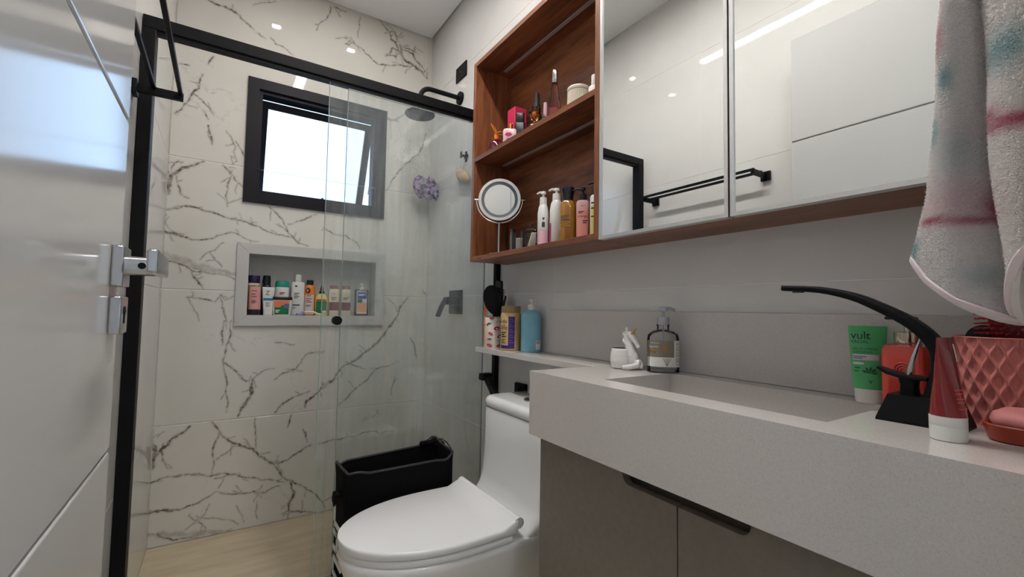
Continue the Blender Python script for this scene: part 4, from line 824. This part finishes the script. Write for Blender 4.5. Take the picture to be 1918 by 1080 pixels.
MB().lathe([(0, .022), (.006, .023), (.018, .018), (.026, .007), (.034, .005)], 26).build('foot', mat('mirror_smoked_glass', srgb(120, 80, 56), .08, metal=.8), t)
MB().lathe([(.034, .005), (.040, .014), (.055, .0195), (.074, .0205), (.077, .0195)], 26).build('bowl', m_amber, t); MB().lathe([(.042, .004), (.050, .011), (.062, .010), (.066, .003)], 18).build('gold_core', K['gold'], t)
t = uthing('nail_polish', 'tiny clear bottle with a pale pink cap', 'bottle', .885, 1.178)
part(t, 'body', rnd(0, .038, .013, .013, 3, .004), m_glassjar); part(t, 'liquid', rnd(.003, .026, .011, .011, 3, .003), plain('nude_polish', (206, 180, 176), .2)); part(t, 'cap', [(.038, .0075, .0075, 2), (.080, .0062, .0062, 2), (.081, .005, .005, 2)], plain('shell_pink_cap', (206, 166, 172), .3))
t = uthing('tall_perfume_bottle', 'tall tapering clear perfume bottle with silver cap and pink liquid', 'perfume', .90, 1.148)
part(t, 'body', [(0, .021, .016, 3), (.003, .0225, .0175, 3), (.060, .0205, .0155, 3), (.100, .013, .011, 2.5), (.140, .0095, .009, 2)], m_pinkglass); part(t, 'liquid', [(.004, .019, .0145, 3), (.052, .0185, .014, 3), (.053, .017, .013, 3)], plain('pink_perfume', (206, 120, 122), .1)); part(t, 'cap', rnd(.140, .182, .0088, .0085, 4, .001), m_chrome)
t = uthing('ribbed_jar', 'cream ribbed jar with a flat lid on the upper walnut shelf', 'jar', .90, 1.030)
b = MB(); rs = [[((r+.0012*(k % 2))*math.cos(2*PI*k/72), (r+.0012*(k % 2))*math.sin(2*PI*k/72), z) for k in range(72)] for z, r in ((0, .030), (.004, .0325), (.058, .0325), (.060, .031))]; b.rings(rs).build('jar', plain('ivory_ceramic', (206, 198, 180), .4), t, ang=20); part(t, 'lid', rnd(.060, .073, .0345, .0345, 2, .004), plain('ivory_lid', (216, 210, 194), .35))
t = uthing('white_flacon', 'small white bottle half hidden behind the cabinet divider', 'bottle', .905, .962)
part(t, 'body', rnd(0, .052, .019, .019, 2, .006), K['white']); part(t, 'cap', rnd(.055, .086, .0105, .0105, 2, .002), K['white']); MB().lathe([(.052, .0112), (.055, .0112)], 20).build('ring', m_chrome, t)
# --- open cabinet, lower shelf
LZ = KZ0+BT; LG = 'toiletries on the lower walnut shelf'
def lthing(name, label, cat, x, y): return thing(name, label, cat, (x, y, LZ), face_to(x, y), LG)
t = thing('makeup_mirror', 'round silver makeup mirror on a stand in the walnut cabinet', 'mirror', (.882, 1.458, LZ), face_to(.882, 1.458, -.15, 0), None)
part(t, 'base', [(0, .036, .036, 2), (.004, .038, .038, 2), (.009, .033, .033, 2), (.012, .010, .010, 2)], m_chrome, 36)
MB().tube([(0, 0, .010), (0, 0, .1235)], .0048, 12).build('stem', m_chrome, t); R = .081; cz = .211
fk = [(.0, 0, .118)]; arcp = [((R+.008)*math.cos(a), 0, cz+(R+.008)*math.sin(a)) for a in [PI+PI*k/26 for k in range(27)]]
arcp = [((R+.008)*math.cos(a), 0, cz+(R+.008)*math.sin(a)) for a in [PI+.02+(PI-.04)*k/26 for k in range(27)]]
yk = MB().tube(arcp, .0032, 10).build('yoke', m_chrome, t)
for s_ in (-1, 1): MB().disc((s_*(R+.001), 0, cz), (s_, 0, 0), .004, .014, 12).build('pivot_knob', m_chrome, yk)
def ringy(r0_, r1_, y0, y1, seg=56):
    rs = []
    for r, y in ((r0_, y1), (r0_, y0), (r1_, y0), (r1_, y1)): rs.append([(r*math.cos(2*PI*k/seg), y, cz+r*math.sin(2*PI*k/seg)) for k in range(seg)])
    rs.append(rs[0]); return MB().rings(rs, False, False)
hdm = ringy(R-.011, R, -.008, .008).build('rim', mat('pearl_chrome', (.80, .79, .79), .22, metal=.9), t); ringy(R-.022, R-.011, -.005, .004).build('light_ring', plain('grey_diffuser_ring', (112, 116, 116), .4), hdm)
MB().tube([(0, .006, cz), (0, .0075, cz)], R-.008, 56).build('backing', m_plastic_w, hdm); MB().tube([(0, -.0035, cz), (0, .003, cz)], R-.022, 56).build('mirror_glass', m_mirror, hdm)
t = lthing('cotton_box', 'square clear acrylic box holding white cotton pads', 'box', .900, 1.352); t.rotation_euler = (0, 0, face_to(.9, 1.35)+.5)
b = MB(); s_ = .023
for q in ((-s_, s_, -s_, -s_+.002), (-s_, s_, s_-.002, s_), (-s_, -s_+.002, -s_+.002, s_-.002), (s_-.002, s_, -s_+.002, s_-.002)): b.box(*q, .002, .084)
b.box(-s_, s_, -s_, s_, 0, .002).build('acrylic_box', m_glassjar, t, smooth=False); MB().rbox(-.019, .019, -.019, .019, .0025, .050, .005, 3).build('cotton_pads', plain('cotton', (222, 220, 212), .95), t)
t = lthing('glass_jar', 'clear glass jar with knobbed lid beside the cotton box', 'jar', .915, 1.296)
MB().lathe([(0, .026), (.003, .028), (.066, .028), (.070, .027)], 30).build('jar', m_glassjar, t); ld = MB().lathe([(.070, .029), (.074, .029), (.079, .022), (.081, .008)], 30).build('lid', m_glassjar, t); MB().sphere((0, 0, .089), .0095, .0095, .009, 16, 10).build('knob', m_glassjar, ld)
b = MB()
for k in range(6): b.tube([(-.012+.005*k, .006*math.sin(k*2), .003), (.004+.003*k, .01*math.cos(k*2), .062)], .0016, 6).sphere((.004+.003*k, .01*math.cos(k*2), .062), .0026, .0026, .005, 8, 6)
b.build('cotton_swabs', plain('cotton_swab', (226, 222, 214), .9), t)
t = lthing('pump_bottle', 'slim white pump bottle with pink foot and two dark marks', 'bottle', .885, 1.182)
p_ = [(0, .016, .016, 2), (.003, .0185, .0185, 2), (.110, .0185, .0185, 2), (.130, .0155, .0155, 2), (.140, .0115, .0115, 2)]; bd = part(t, 'body', p_, K['white']); pump(t, .140, K['white'], .0085, .022, .020, .0120, .024, PI*.95)
patch(bd, p_, -.0175, .0175, .004, .050, plain('pastel_pink_band', (226, 178, 190), .4), 'band'); blob(bd, p_, [(-.004, .094), (.006, .094), (.001, .084)], K['ink']); blob(bd, p_, [(-.004, .062), (.006, .062), (.006, .078), (-.002, .080), (-.004, .074)], K['ink'])
t = lthing('pump_bottle', 'plain white pump bottle between the slim white one and the amber one', 'bottle', .905, 1.137)
p_ = [(0, .019, .019, 2), (.003, .0215, .0215, 2), (.118, .0215, .0215, 2), (.138, .018, .018, 2), (.148, .013, .013, 2)]; bd = part(t, 'body', p_, K['white']); pump(t, .148, K['white'], .0095, .026, .018, .0135, .022, PI*.95); patch(bd, p_, -.0212, -.0165, .006, .072, K['magenta'], 'band')
m_ambp = mat('amber_gold_plastic', srgb(150, 100, 30), .14, coat=.5)
t = lthing('amber_bottle', 'amber gold bottle with chunky black cap', 'bottle', .885, 1.056)
p_ = [(0, .024, .020, 2.4), (.003, .0265, .0225, 2.4), (.105, .0265, .0225, 2.4), (.122, .022, .019, 2.2), (.128, .015, .015, 2)]; bd = part(t, 'body', p_, m_ambp); cp = part(t, 'cap', [(.128, .0165, .0165, 2), (.150, .018, .018, 2), (.156, .0205, .0195, 2.6), (.166, .0205, .0195, 2.6), (.170, .017, .016, 2.6)], K['black']); lines(bd, p_, -.020, .006, [.076, .070, .064], .0022, K['ink']); lines(bd, p_, -.020, .008, [.058, .052, .046], .0014, K['gold'])
t = lthing('pump_bottle', 'pink pump bottle with black pump and dark lettering', 'bottle', .895, .999)
p_ = [(0, .017, .015, 2.6), (.003, .019, .0168, 2.6), (.112, .019, .0168, 2.6), (.118, .016, .014, 2.4)]; bd = part(t, 'body', p_, plain('dusty_pink_plastic', (196, 150, 152), .35)); pump(t, .118, K['black'], .008, .030, .020, .0115, .020, PI*.95); patch(bd, p_, -.0185, .0185, .006, .088, plain('salmon_label', (222, 144, 132), .45)); text(bd, p_, 'orango', 0, .066, .0105, K['ink']); lines(bd, p_, -.013, .004, [.082, .078], .0022, K['ink']); lines(bd, p_, .0, .015, [.054, .048], .003, K['ink']); text(bd, p_, 'oca', 0, .098, .0085, K['ink'])
t = lthing('pump_bottle', 'white and yellow pump bottle half hidden by the mirror cabinet', 'bottle', .905, .950)
p_ = [(0, .017, .015, 2.6), (.003, .019, .0168, 2.6), (.122, .019, .0168, 2.6), (.126, .016, .014, 2.4)]; bd = part(t, 'body', p_, K['white']); pump(t, .126, K['black'], .008, .026, .022, .0115, .020, PI*.95); patch(bd, p_, -.0185, .012, .006, .094, K['yellow']); lines(bd, p_, -.016, -.004, [.1, .084, .06], .004, K['ink'])
# --- ledge behind the toilet
DG = 'things on the quartz ledge'
def dthing(name, label, cat, x, y, grp=DG): return thing(name, label, cat, (x, y, VZ), face_to(x, y), grp)
t = dthing('print_tin', 'white tin printed with red lips and black eyes holding hairbrushes', 'tin', .938, 1.580); t.rotation_euler = (0, 0, face_to(.938, 1.58)+.1)
R_ = .0355; p_ = [(0, R_, R_, 2), (.124, R_, R_, 2)]
rs = [[(r*math.cos(2*PI*k/40), r*math.sin(2*PI*k/40), z) for k in range(40)] for z, r in ((0, R_-.001), (.001, R_), (.124, R_), (.125, R_-.001), (.124, R_-.002), (.004, R_-.002))]
bd = MB().rings(rs).build('tin', plain('white_enamel_tin', (222, 214, 204), .3), t, ang=50); MB().rings([[(r*math.cos(2*PI*k/40), r*math.sin(2*PI*k/40), z) for k in range(40)] for z, r in ((.1225, R_+.0006), (.1250, R_+.0010), (.1265, R_), (.1250, R_-.0022))], False, False).build('rim', m_chrome, t)
def lips(cx, z, s_, rot=0): blob(bd, p_, [(cx+s_*(x*math.cos(rot)-q*math.sin(rot)), z+s_*(x*math.sin(rot)+q*math.cos(rot))) for x, q in lip], K['red'], 'lips_print'); blob(bd, p_, [(cx+s_*x, z+s_*q) for x, q in ((-.008, .0006), (0, .0016), (.008, .0006), (0, -.0012))], K['paper'], 'teeth_print', .0013)
for cx, z, s_, ro in ((-.010, .119, .75, 0), (.010, .078, 1.0, .15), (-.014, .056, .75, -.5), (.022, .046, .8, .4), (-.018, .010, .8, -.3), (.018, .008, .7, .2), (.031, .104, .7, 0), (-.031, .090, .6, 0)): lips(cx, z, s_, ro)
for cx, z in ((-.020, .096), (-.018, .034)):
    blob(bd, p_, [(cx-.009, z), (cx-.004, z+.004), (cx+.002, z+.0045), (cx+.010, z+.001), (cx+.002, z-.0035), (cx-.005, z-.003)], K['ink'], 'eye_print'); blob(bd, p_, [(cx-.006, z), (cx, z+.0025), (cx+.006, z), (cx, z-.0022)], K['paper'], 'eye_white', .0012); blob(bd, p_, [(cx+.0024*math.cos(a), z+.0024*math.sin(a)) for a in [2*PI*k/10 for k in range(10)]], K['ink'], 'pupil', .0015)
blob(bd, p_, [(.004, .102), (.012, .108), (.020, .111), (.013, .105)], K['ink'], 'brow_print')
for k in range(6): blob(bd, p_, [(.006+.0045*k, .062+.004*math.sin(PI*k/5)), (.0072+.0045*k, .062+.004*math.sin(PI*k/5)), (.0058+.0052*k, .070+.004*math.sin(PI*k/5))], K['ink'], 'lash_print')
text(bd, p_, 'KISSES', .016, .026, .006, K['ink'])
def hairbrush(name, label, loc, rz): return thing(name, label, 'hairbrush', loc, rz, 'hairbrushes in the printed tin')
rz0 = face_to(.938, 1.58)
t = hairbrush('paddle_brush', 'black oval paddle hairbrush in the printed tin', (.938, 1.580, VZ+.006), rz0)
def ov(cx, cz_, rx, rz_, y0, y1, seg=36, tilt=.18):
    rs = []
    for y, k in ((y0, .93), (y0+.002, 1), (y1-.002, 1), (y1, .93)):
        ring = []
        for i in range(seg):
            a = 2*PI*i/seg; x, z = rx*k*math.cos(a)*(1-.12*math.sin(a)*-1), rz_*k*math.sin(a); ring.append((cx+x*math.cos(tilt)-z*math.sin(tilt)*-1*0-z*math.sin(tilt), y, cz_+z*math.cos(tilt)+x*math.sin(tilt)))
        rs.append(ring)
    return MB().rings(rs)
ov(-.005, .186, .036, .060, -.038, -.027).build('paddle', m_black, t); MB().tube([(.004, -.006, .004), (.003, -.0255, .125), (.002, -.030, .14)], .0060, 10).build('handle', m_black, t)
b = MB()
for i in range(9):
    for j in range(6):
        x, z = -.024+.0095*j, .145+.0105*i
        if (x/.030)**2+((z-.186)/.054)**2 < 1: b.tube([(x-.005, -.027, z), (x-.005, -.0235, z)], .0008, 5)
b.build('bristles', m_black, t)
t = hairbrush('round_brush', 'dark plum round hairbrush rising behind the cream jar', (.957, 1.570, VZ+.006), rz0)
MB().tube([(-.004, 0, .002), (0, 0, .13)], .006, 10).lathe([(.126, .010), (.130, .0165), (.232, .0165), (.236, .012)], 22).build('barrel', plain('plum_barrel', (44, 22, 44), .5), t); MB().lathe([(.236, .0150), (.262, .0145), (.266, .011)], 22).build('end_cap', K['black'], t)
b = MB()
for i in range(13):
    for k in range(18):
        a = 2*PI*(k+.5*(i % 2))/18; z = .134+.0079*i; b.tube([(.0155*math.cos(a), .0155*math.sin(a), z), (.0235*math.cos(a), .0235*math.sin(a), z+.001)], .0009, 4)
b.build('bristles', plain('plum_bristles', (70, 30, 62), .6), t)
t = hairbrush('vent_brush', 'small black brush leaning out of the printed tin towards the wall', (.950, 1.590, VZ+.006), rz0)
MB().tube([(0, 0, .003), (.006, .013, .128), (.034, .030, .165), (.044, .032, .205)], 0, flat=[(.006, .004), (.006, .004), (.014, .006), (.008, .004)]).build('brush', K['black'], t)
t = hairbrush('comb', 'thin orange comb at the left edge of the printed tin', (.925, 1.596, VZ+.006), rz0); t['category'] = 'comb'
MB().rbox(-.020, -.012, -.003, .001, .001, .215, .0008, 1).build('spine', K['orange'], t)
b = MB()
for k in range(16): b.box(-.012, -.004, -.0025, .0005, .12+.0055*k, .1225+.0055*k)
b.build('teeth', K['orange'], t, smooth=False)
t = dthing('cream_jar', 'beige hair cream jar with purple patterned label and wide lid', 'jar', .936, 1.446); t.rotation_euler = (0, 0, face_to(.936, 1.446)-.35)
p_ = [(0, .036, .036, 2), (.003, .039, .039, 2), (.138, .0385, .0385, 2), (.143, .035, .035, 2)]; bd = part(t, 'body', p_, plain('beige_plastic', (190, 160, 112), .35), 40); part(t, 'lid', rnd(.143, .168, .0375, .0375, 2, .003), plain('khaki_lid', (148, 126, 86), .4), 40)
patch(bd, p_, .004, .026, .010, .128, K['violet']); patch(bd, p_, -.030, .026, .008, .020, K['violet']); text(bd, p_, 'edo', -.016, .104, .020, K['ink']); text(bd, p_, 'life', -.014, .078, .026, K['ink']); lines(bd, p_, -.028, -.004, [.066, .058, .050], .004, K['ink']); lines(bd, p_, -.026, -.006, [.040, .034, .028], .0022, K['ink'])
for k in range(5): lines(bd, p_, .006, .024, [.030+.02*k, .038+.02*k], .0014, plain('pale_violet_print', (140, 116, 180), .5), .0012)
t = dthing('blue_pump_bottle', 'light blue pump bottle with white pump on the ledge', 'bottle', .968, 1.358); t.rotation_euler = (0, 0, face_to(.968, 1.358)+.1)
p_ = rnd(0, .142, .037, .025, 2.8, .004)+[(.148, .030, .020, 2.4), (.154, .016, .016, 2)]; bd = part(t, 'body', p_, plain('light_blue_plastic', (122, 176, 196), .35), 40); pump(t, .154, K['white'], .010, .026, .020, .0145, .020, .1); patch(bd, p_, .016, .0335, .010, .042, K['paper']); b = MB()
for k in range(7): blob(bd, p_, [(.018+.002*k, .030), (.0190+.002*k, .030), (.0190+.002*k, .040), (.018+.002*k, .040)], K['ink'], 'barcode')
lines(bd, p_, -.004, .022, [.09, .084, .078, .072, .066, .060, .054], .0010, plain('pale_blue_print', (152, 196, 208), .5))
# --- on the vanity top
UG2 = None
t = dthing('unicorn_planter', 'small white glazed unicorn planter with a gold horn', 'figurine', .920, .848, None)
b = MB()
b.loft([(.0005, .020, .018, 2), (.003, .025, .022, 2), (.020, .0300, .026, 2), (.038, .0290, .0245, 2), (.050, .0265, .022, 2), (.054, .025, .020, 2)], 32, -.013, .002)
b.sphere((.017, -.003, .026), .0185, .018, .027, 20, 14)
b.tube([(.014, -.002, .036), (.009, -.002, .056), (.006, -.002, .074), (.006, -.003, .092)], [.0185, .0130, .0100, .0090], 18)
b.tube([(.003, -.002, .095), (.010, -.006, .093), (.018, -.011, .084), (.026, -.016, .071), (.031, -.019, .063)], [.0070, .0105, .0098, .0072, .0060], 16)
b.sphere((.0315, -.0195, .0615), .0066, .0066, .0062, 14, 10)
for k in range(9): b.sphere((-.003+.003*math.sin(k*1.7)+.0045*(k < 3), -.000+.003*math.cos(k*2), .107-.0050*k), .0056, .0052, .0052, 10, 8)
for s_ in (-1, 1): b.tube([(.006+.003*s_, -.004+.005*s_, .098), (.005+.004*s_, -.004+.007*s_, .113)], [.0040, .0010], 8)
b.tube([(.030, -.016, .020), (.028, -.024, .012), (.004, -.030, .0075), (-.010, -.030, .006)], [.010, .008, .0075, .006], 12).tube([(.030, -.010, .022), (.038, -.014, .012), (.036, -.018, .004)], [.010, .0085, .007], 12)
o = b.build('figure', mat('glazed_white_porcelain', (.74, .72, .70), .08, coat=.5), t); rm = o.modifiers.new('weld', 'REMESH'); rm.mode = 'VOXEL'; rm.voxel_size = .0011; rm.use_smooth_shade = True; sm = o.modifiers.new('soften', 'SMOOTH'); sm.iterations = 4; sm.factor = .5
MB().loft([(.0525, .0240, .0190, 2), (.0552, .0230, .0180, 2)], 28, -.013, .002).build('planter_opening', mat('dark_soil', (.02, .016, .014), .9), t)
MB().tube([(.015, -.014, .093), (.020, -.018, .101), (.025, -.021, .109)], [.0042, .0028, .0006], 10).build('horn', K['gold'], t); 
t = dthing('soap_pump_bottle', 'clear round-shouldered soap bottle with grey label and translucent pump', 'soap dispenser', .956, .757, None); t.rotation_euler = (0, 0, face_to(.950, .766)+.1)
p_ = [(0, .036, .026, 2.4), (.003, .0395, .0285, 2.4), (.012, .0395, .0285, 2.4), (.085, .0395, .0285, 2.4), (.096, .037, .027, 2.4), (.104, .026, .020, 2.2), (.108, .0150, .0150, 2), (.120, .0145, .0145, 2)]
bd = part(t, 'body', p_, m_clear, 40); part(t, 'liquid', [(.004, .036, .0255, 2.4), (.075, .036, .0255, 2.4), (.076, .034, .024, 2.4)], glassmat('clear_gel', (.93, .94, .95)), 40); part(t, 'neck_ring', rnd(.1185, .122, .0165, .0165, 2, .001), m_clear)
m_pp = plain('translucent_grey_pump', (176, 178, 184), .3); pump(t, .122, m_pp, .0105, .030, .026, .0155, .018, .05); MB().tube([(0, 0, .12), (.004, .004, .01)], .002, 8).build('dip_tube', m_pp, t)
patch(bd, p_, -.0385, .024, .040, .082, K['grey']); patch(bd, p_, -.0385, .026, .016, .040, K['paper']); patch(bd, p_, .024, .0385, .016, .082, K['paper'], 'back_label'); text(bd, p_, 'sabonete', -.022, .074, .0055, K['paper']); text(bd, p_, 'líquido', -.024, .064, .0085, K['paper']); lines(bd, p_, -.036, -.014, [.056, .052], .002, K['gold']); blob(bd, p_, [(.002+.0065*math.cos(a), .062+.0065*math.sin(a)) for a in [2*PI*k/18 for k in range(18)]], plain('ochre_print', (176, 130, 40), .4), 'seal'); 
for k in range(5):
    a = -.5+.25*k; blob(bd, p_, [(.006, .018), (.0068, .018), (.0072+.02*math.sin(a), .038), (.006+.02*math.sin(a), .038)], plain('brown_print', (120, 84, 40), .5), 'flower_print')
for k in range(8): blob(bd, p_, [(.030, .020+.0072*k), (.036, .020+.0072*k), (.036, .0238+.0072*k+.002*(k % 2)), (.030, .0238+.0072*k+.002*(k % 2))], K['ink'], 'barcode')
t = dthing('face_wash_tube', 'green facial cleanser tube standing on its white cap', 'tube', .965, .325, None); t.rotation_euler = (0, 0, face_to(.965, .325)+.15)
p_ = [(.024, .0215, .0155, 2.2), (.05, .0235, .0135, 2.2), (.09, .0255, .009, 2.2), (.125, .0275, .0025, 3), (.134, .0275, .0012, 4)]; m_gr = plain('leaf_green_plastic', (92, 186, 118), .25); bd = part(t, 'body', p_, m_gr); part(t, 'cap', [(0, .018, .0135, 2.4), (.002, .0195, .015, 2.4), (.020, .0205, .0155, 2.4), (.024, .0205, .0155, 2.4)], K['white'])
m_dg = mat('dark_green_ink', (.008, .035, .02), .5); text(bd, p_, 'vult', -.025, .111, .019, m_dg, align='LEFT'); text(bd, p_, 'FACIAL', -.0245, .1035, .0075, m_dg, align='LEFT'); text(bd, p_, 'GEL DE LIMPEZA', -.0235, .092, .0048, m_dg, align='LEFT'); text(bd, p_, 'OLEOSIDADE', -.0235, .0865, .0048, m_dg, align='LEFT'); patch(bd, p_, -.0225, .020, .074, .084, plain('pale_label_strip', (214, 204, 206), .4), 'band'); patch(bd, p_, .014, .019, .0742, .0838, plain('dusty_rose_strip', (190, 110, 120), .4), 'band', .0009); lines(bd, p_, -.022, -.004, [.0795, .0765], .0014, plain('ink_violet', (90, 80, 140), .5), .001); patch(bd, p_, -.022, -.008, .0665, .070, K['paper'], 'band'); lines(bd, p_, -.021, -.013, [.060, .054], .0014, m_dg)
for a in (0, .7, 1.4, 2.1, 2.8): blob(bd, p_, [(.000, .052), (.000+.008*math.cos(a)-.002*math.sin(a), .052+.008*math.sin(a)+.002*math.cos(a)), (.012*math.cos(a), .052+.012*math.sin(a)), (.008*math.cos(a)+.002*math.sin(a), .052+.008*math.sin(a)-.002*math.cos(a))], plain('mid_green_ink', (30, 100, 56), .5), 'leaf_print')
blob(bd, p_, [(.0005, .034), (.0035, .040), (.0022, .040), (.0005, .0365), (-.0012, .040), (-.0025, .040)], m_dg, 'emblem'); 
t = dthing('red_soap_dispenser', 'coral red square soap dispenser with embossed rose and metal pump', 'soap dispenser', .938, .262, None); t.rotation_euler = (0, 0, face_to(.938, .262)-.35)
p_ = [(0, .026, .026, 6), (.003, .0285, .0285, 6), (.098, .0285, .0285, 6), (.105, .026, .026, 5), (.108, .016, .016, 3)]; m_cr = mat('coral_glass', srgb(180, 58, 46), .1, coat=.5); bd = part(t, 'body', p_, m_cr, 40)
for rr, th in ((.0125, .0016), (.0085, .0014), (.0045, .0014)):
    for rot in (0, 1):
        pts = [(rr*math.cos(a), rr*math.sin(a)) for a in [2*PI*k/22 for k in range(23)]]
        if rot == 0: MB().tube([(.004+x, -.0288, .066+z) for x, z in pts], th, 8).build('embossed_rose', m_cr, bd)
        else: MB().tube([(-.0288, x, .056+z) for x, z in pts], th, 8).build('embossed_rose', m_cr, bd)
for k in range(7): MB().sphere((-.0285, -.012+.002*(k % 2), .02+.011*k), .003, .004, .005, 10, 6).build('embossed_bead', m_cr, bd)
m_pg = mat('pale_gold_metal', srgb(200, 190, 170), .15, metal=1.); MB().lathe([(.107, .0175), (.108, .0180), (.126, .0180), (.127, .0165)], 28).build('collar', m_pg, t); MB().lathe([(.127, .0045), (.146, .0045)], 14).build('stem', m_pg, t); MB().rbox(-.028, .012, -.009, .009, .146, .1515, .002).build('pump_head', K['black'], t)
t = dthing('red_tube', 'dark red squeeze tube standing on a white cap at the counter edge', 'tube', .762, .176, None); t.rotation_euler = (0, 0, face_to(.762, .176)+1.16)
p_ = [(.030, .0185, .0175, 2), (.045, .0200, .0155, 2), (.075, .0205, .0095, 2.2), (.105, .0205, .0045, 2.5), (.121, .0205, .0012, 4), (.126, .0205, .0010, 4)]; bd = part(t, 'body', p_, mat('dark_red_plastic', srgb(132, 18, 24), .12, coat=.6)); part(t, 'cap', [(0, .0165, .0160, 2), (.0015, .0180, .0175, 2), (.018, .0182, .0177, 2), (.0184, .0177, .0172, 2), (.0190, .0182, .0177, 2), (.030, .0182, .0177, 2)], K['white']); lines(bd, p_, -.010, .006, [.062, .058, .052, .048, .040], .0014, plain('bright_red_ink', (226, 60, 60), .4)); patch(bd, p_, .009, .0125, .096, .118, K['paper'], 'white_mark')
# pink pot with wavy relief
t = dthing('pink_pot', 'dusty pink pot with wavy diamond relief holding a red hairbrush', 'pot', .943, .158, None)
m_pot = mat('dusty_pink_resin', srgb(206, 126, 120), .45); rs = []; SEG = 432; NC = 36
ZR = [0, .002]+[.002+.1195*i/60 for i in range(1, 61)]+[.1235]
for z in ZR:
    ring = []; base = .047+.005*(z/.124); off = .37*math.sin(2*PI*z/.036)
    for k in range(SEG):
        a = k/SEG*NC; dep = 0
        for c in (math.floor(a)-1, math.floor(a), math.floor(a)+1):   # wavy ridges in opposite phase with almond hollows between
            lo = c+(off if c % 2 == 0 else -off); hi = c+1+(off if (c+1) % 2 == 0 else -off)
            if lo <= a <= hi and hi-lo > .02: dep = .0040*min(1.75, hi-lo)*(1-abs(2*(a-lo)/(hi-lo)-1)**1.5)
        if z < .001 or z > .122: dep = 0
        ring.append(((base-dep)*math.cos(2*PI*k/SEG), (base-dep)*math.sin(2*PI*k/SEG), z))
    rs.append(ring)
rs += [[(r*math.cos(2*PI*k/SEG), r*math.sin(2*PI*k/SEG), z) for k in range(SEG)] for r, z in ((.0515, .1245), (.0485, .1245), (.0415, .010))]
MB().rings(rs).build('pot', m_pot, t, ang=60)
t = thing('red_hairbrush', 'red hairbrush full of red pins standing in the pink pot', 'hairbrush', (.935, .145, VZ+.012), face_to(.935, .145)-.2, None)
m_rd = plain('raspberry_red_plastic', (170, 34, 48), .3)
MB().tube([(.002, .0, .002), (.002, -.002, .10)], .007, 12).build('handle', m_rd, t); MB().loft([(.095, .012, .006, 2), (.110, .024, .009, 2.3), (.150, .030, .010, 2.3), (.195, .026, .009, 2.2), (.210, .010, .005, 2)], 28, .002, .004).build('head', plain('dark_raspberry', (110, 18, 40), .35), t)
b = MB(); r_ = random.Random(9)
for i in range(13):
    for k in range(11):
        a = PI*1.0+PI*(k+.5*(i % 2))/11; z = .119+.0070*i; x, y = .027*math.cos(a), .008*math.sin(a); L = .016
        dx, dy = math.cos(a)*.75, -abs(math.sin(a))-.25; dl = math.hypot(dx, dy)
        b.tube([(x+.002, y+.004, z), (x+.002+dx/dl*L, y+.004+dy/dl*L, z-.002)], [.0015, .0011], 6)
b.build('pins', plain('pin_red', (196, 52, 60), .3), t)
t = thing('round_compact', 'black round compact standing in the pink pot', 'compact', (.959, .166, VZ+.012), face_to(.959, .166), None)
MB().tube([(-.012, .0, .108), (-.012, .007, .108)], .021, 30).rings([[(-.012+x, y+.003, z) for x, y in sell(.006, .003, 2, 12)] for z in (.002, .09)]).build('compact', K['black'], t); MB().lathe([(.085, .010), (.118, .010), (.119, .008)], 18, cx=.012, cy=-.012).build('lipstick_cap', K['magenta'], t)
# soap dish with bar and cloth
t = thing('soap_dish', 'brick red oval soap dish at the right end of the counter', 'dish', (.842, .118, VZ), 0, None)
MB().loft([(0, .040, .034, 3), (.002, .043, .037, 3), (.020, .047, .0405, 3), (.0215, .0455, .039, 3), (.020, .044, .0375, 3), (.012, .040, .034, 3)], 44).build('dish', mat('brick_red_resin', srgb(158, 62, 44), .35), t)
t = thing('soap_bar', 'rough pale pink soap bar resting in the brick red dish', 'soap', (.842, .118, VZ+.0125), 0, None)
b = MB(); rs = []
for i in range(9):
    a = -PI/2+PI*i/8; z = .0125+.0125*math.sin(a); rs.append([(x*(1+.02*math.sin(3*k+i)), y*(1+.03*math.sin(2*k+1+i)), z+.0012*math.sin(k*1.3)*math.cos(a)) for k, (x, y) in enumerate(sell(.040*(.62+.38*math.cos(a)), .034*(.62+.38*math.cos(a)), 3, 36))])
b.rings(rs).build('soap', mat('pale_pink_soap', srgb(206, 130, 130), .5), t, ang=60)
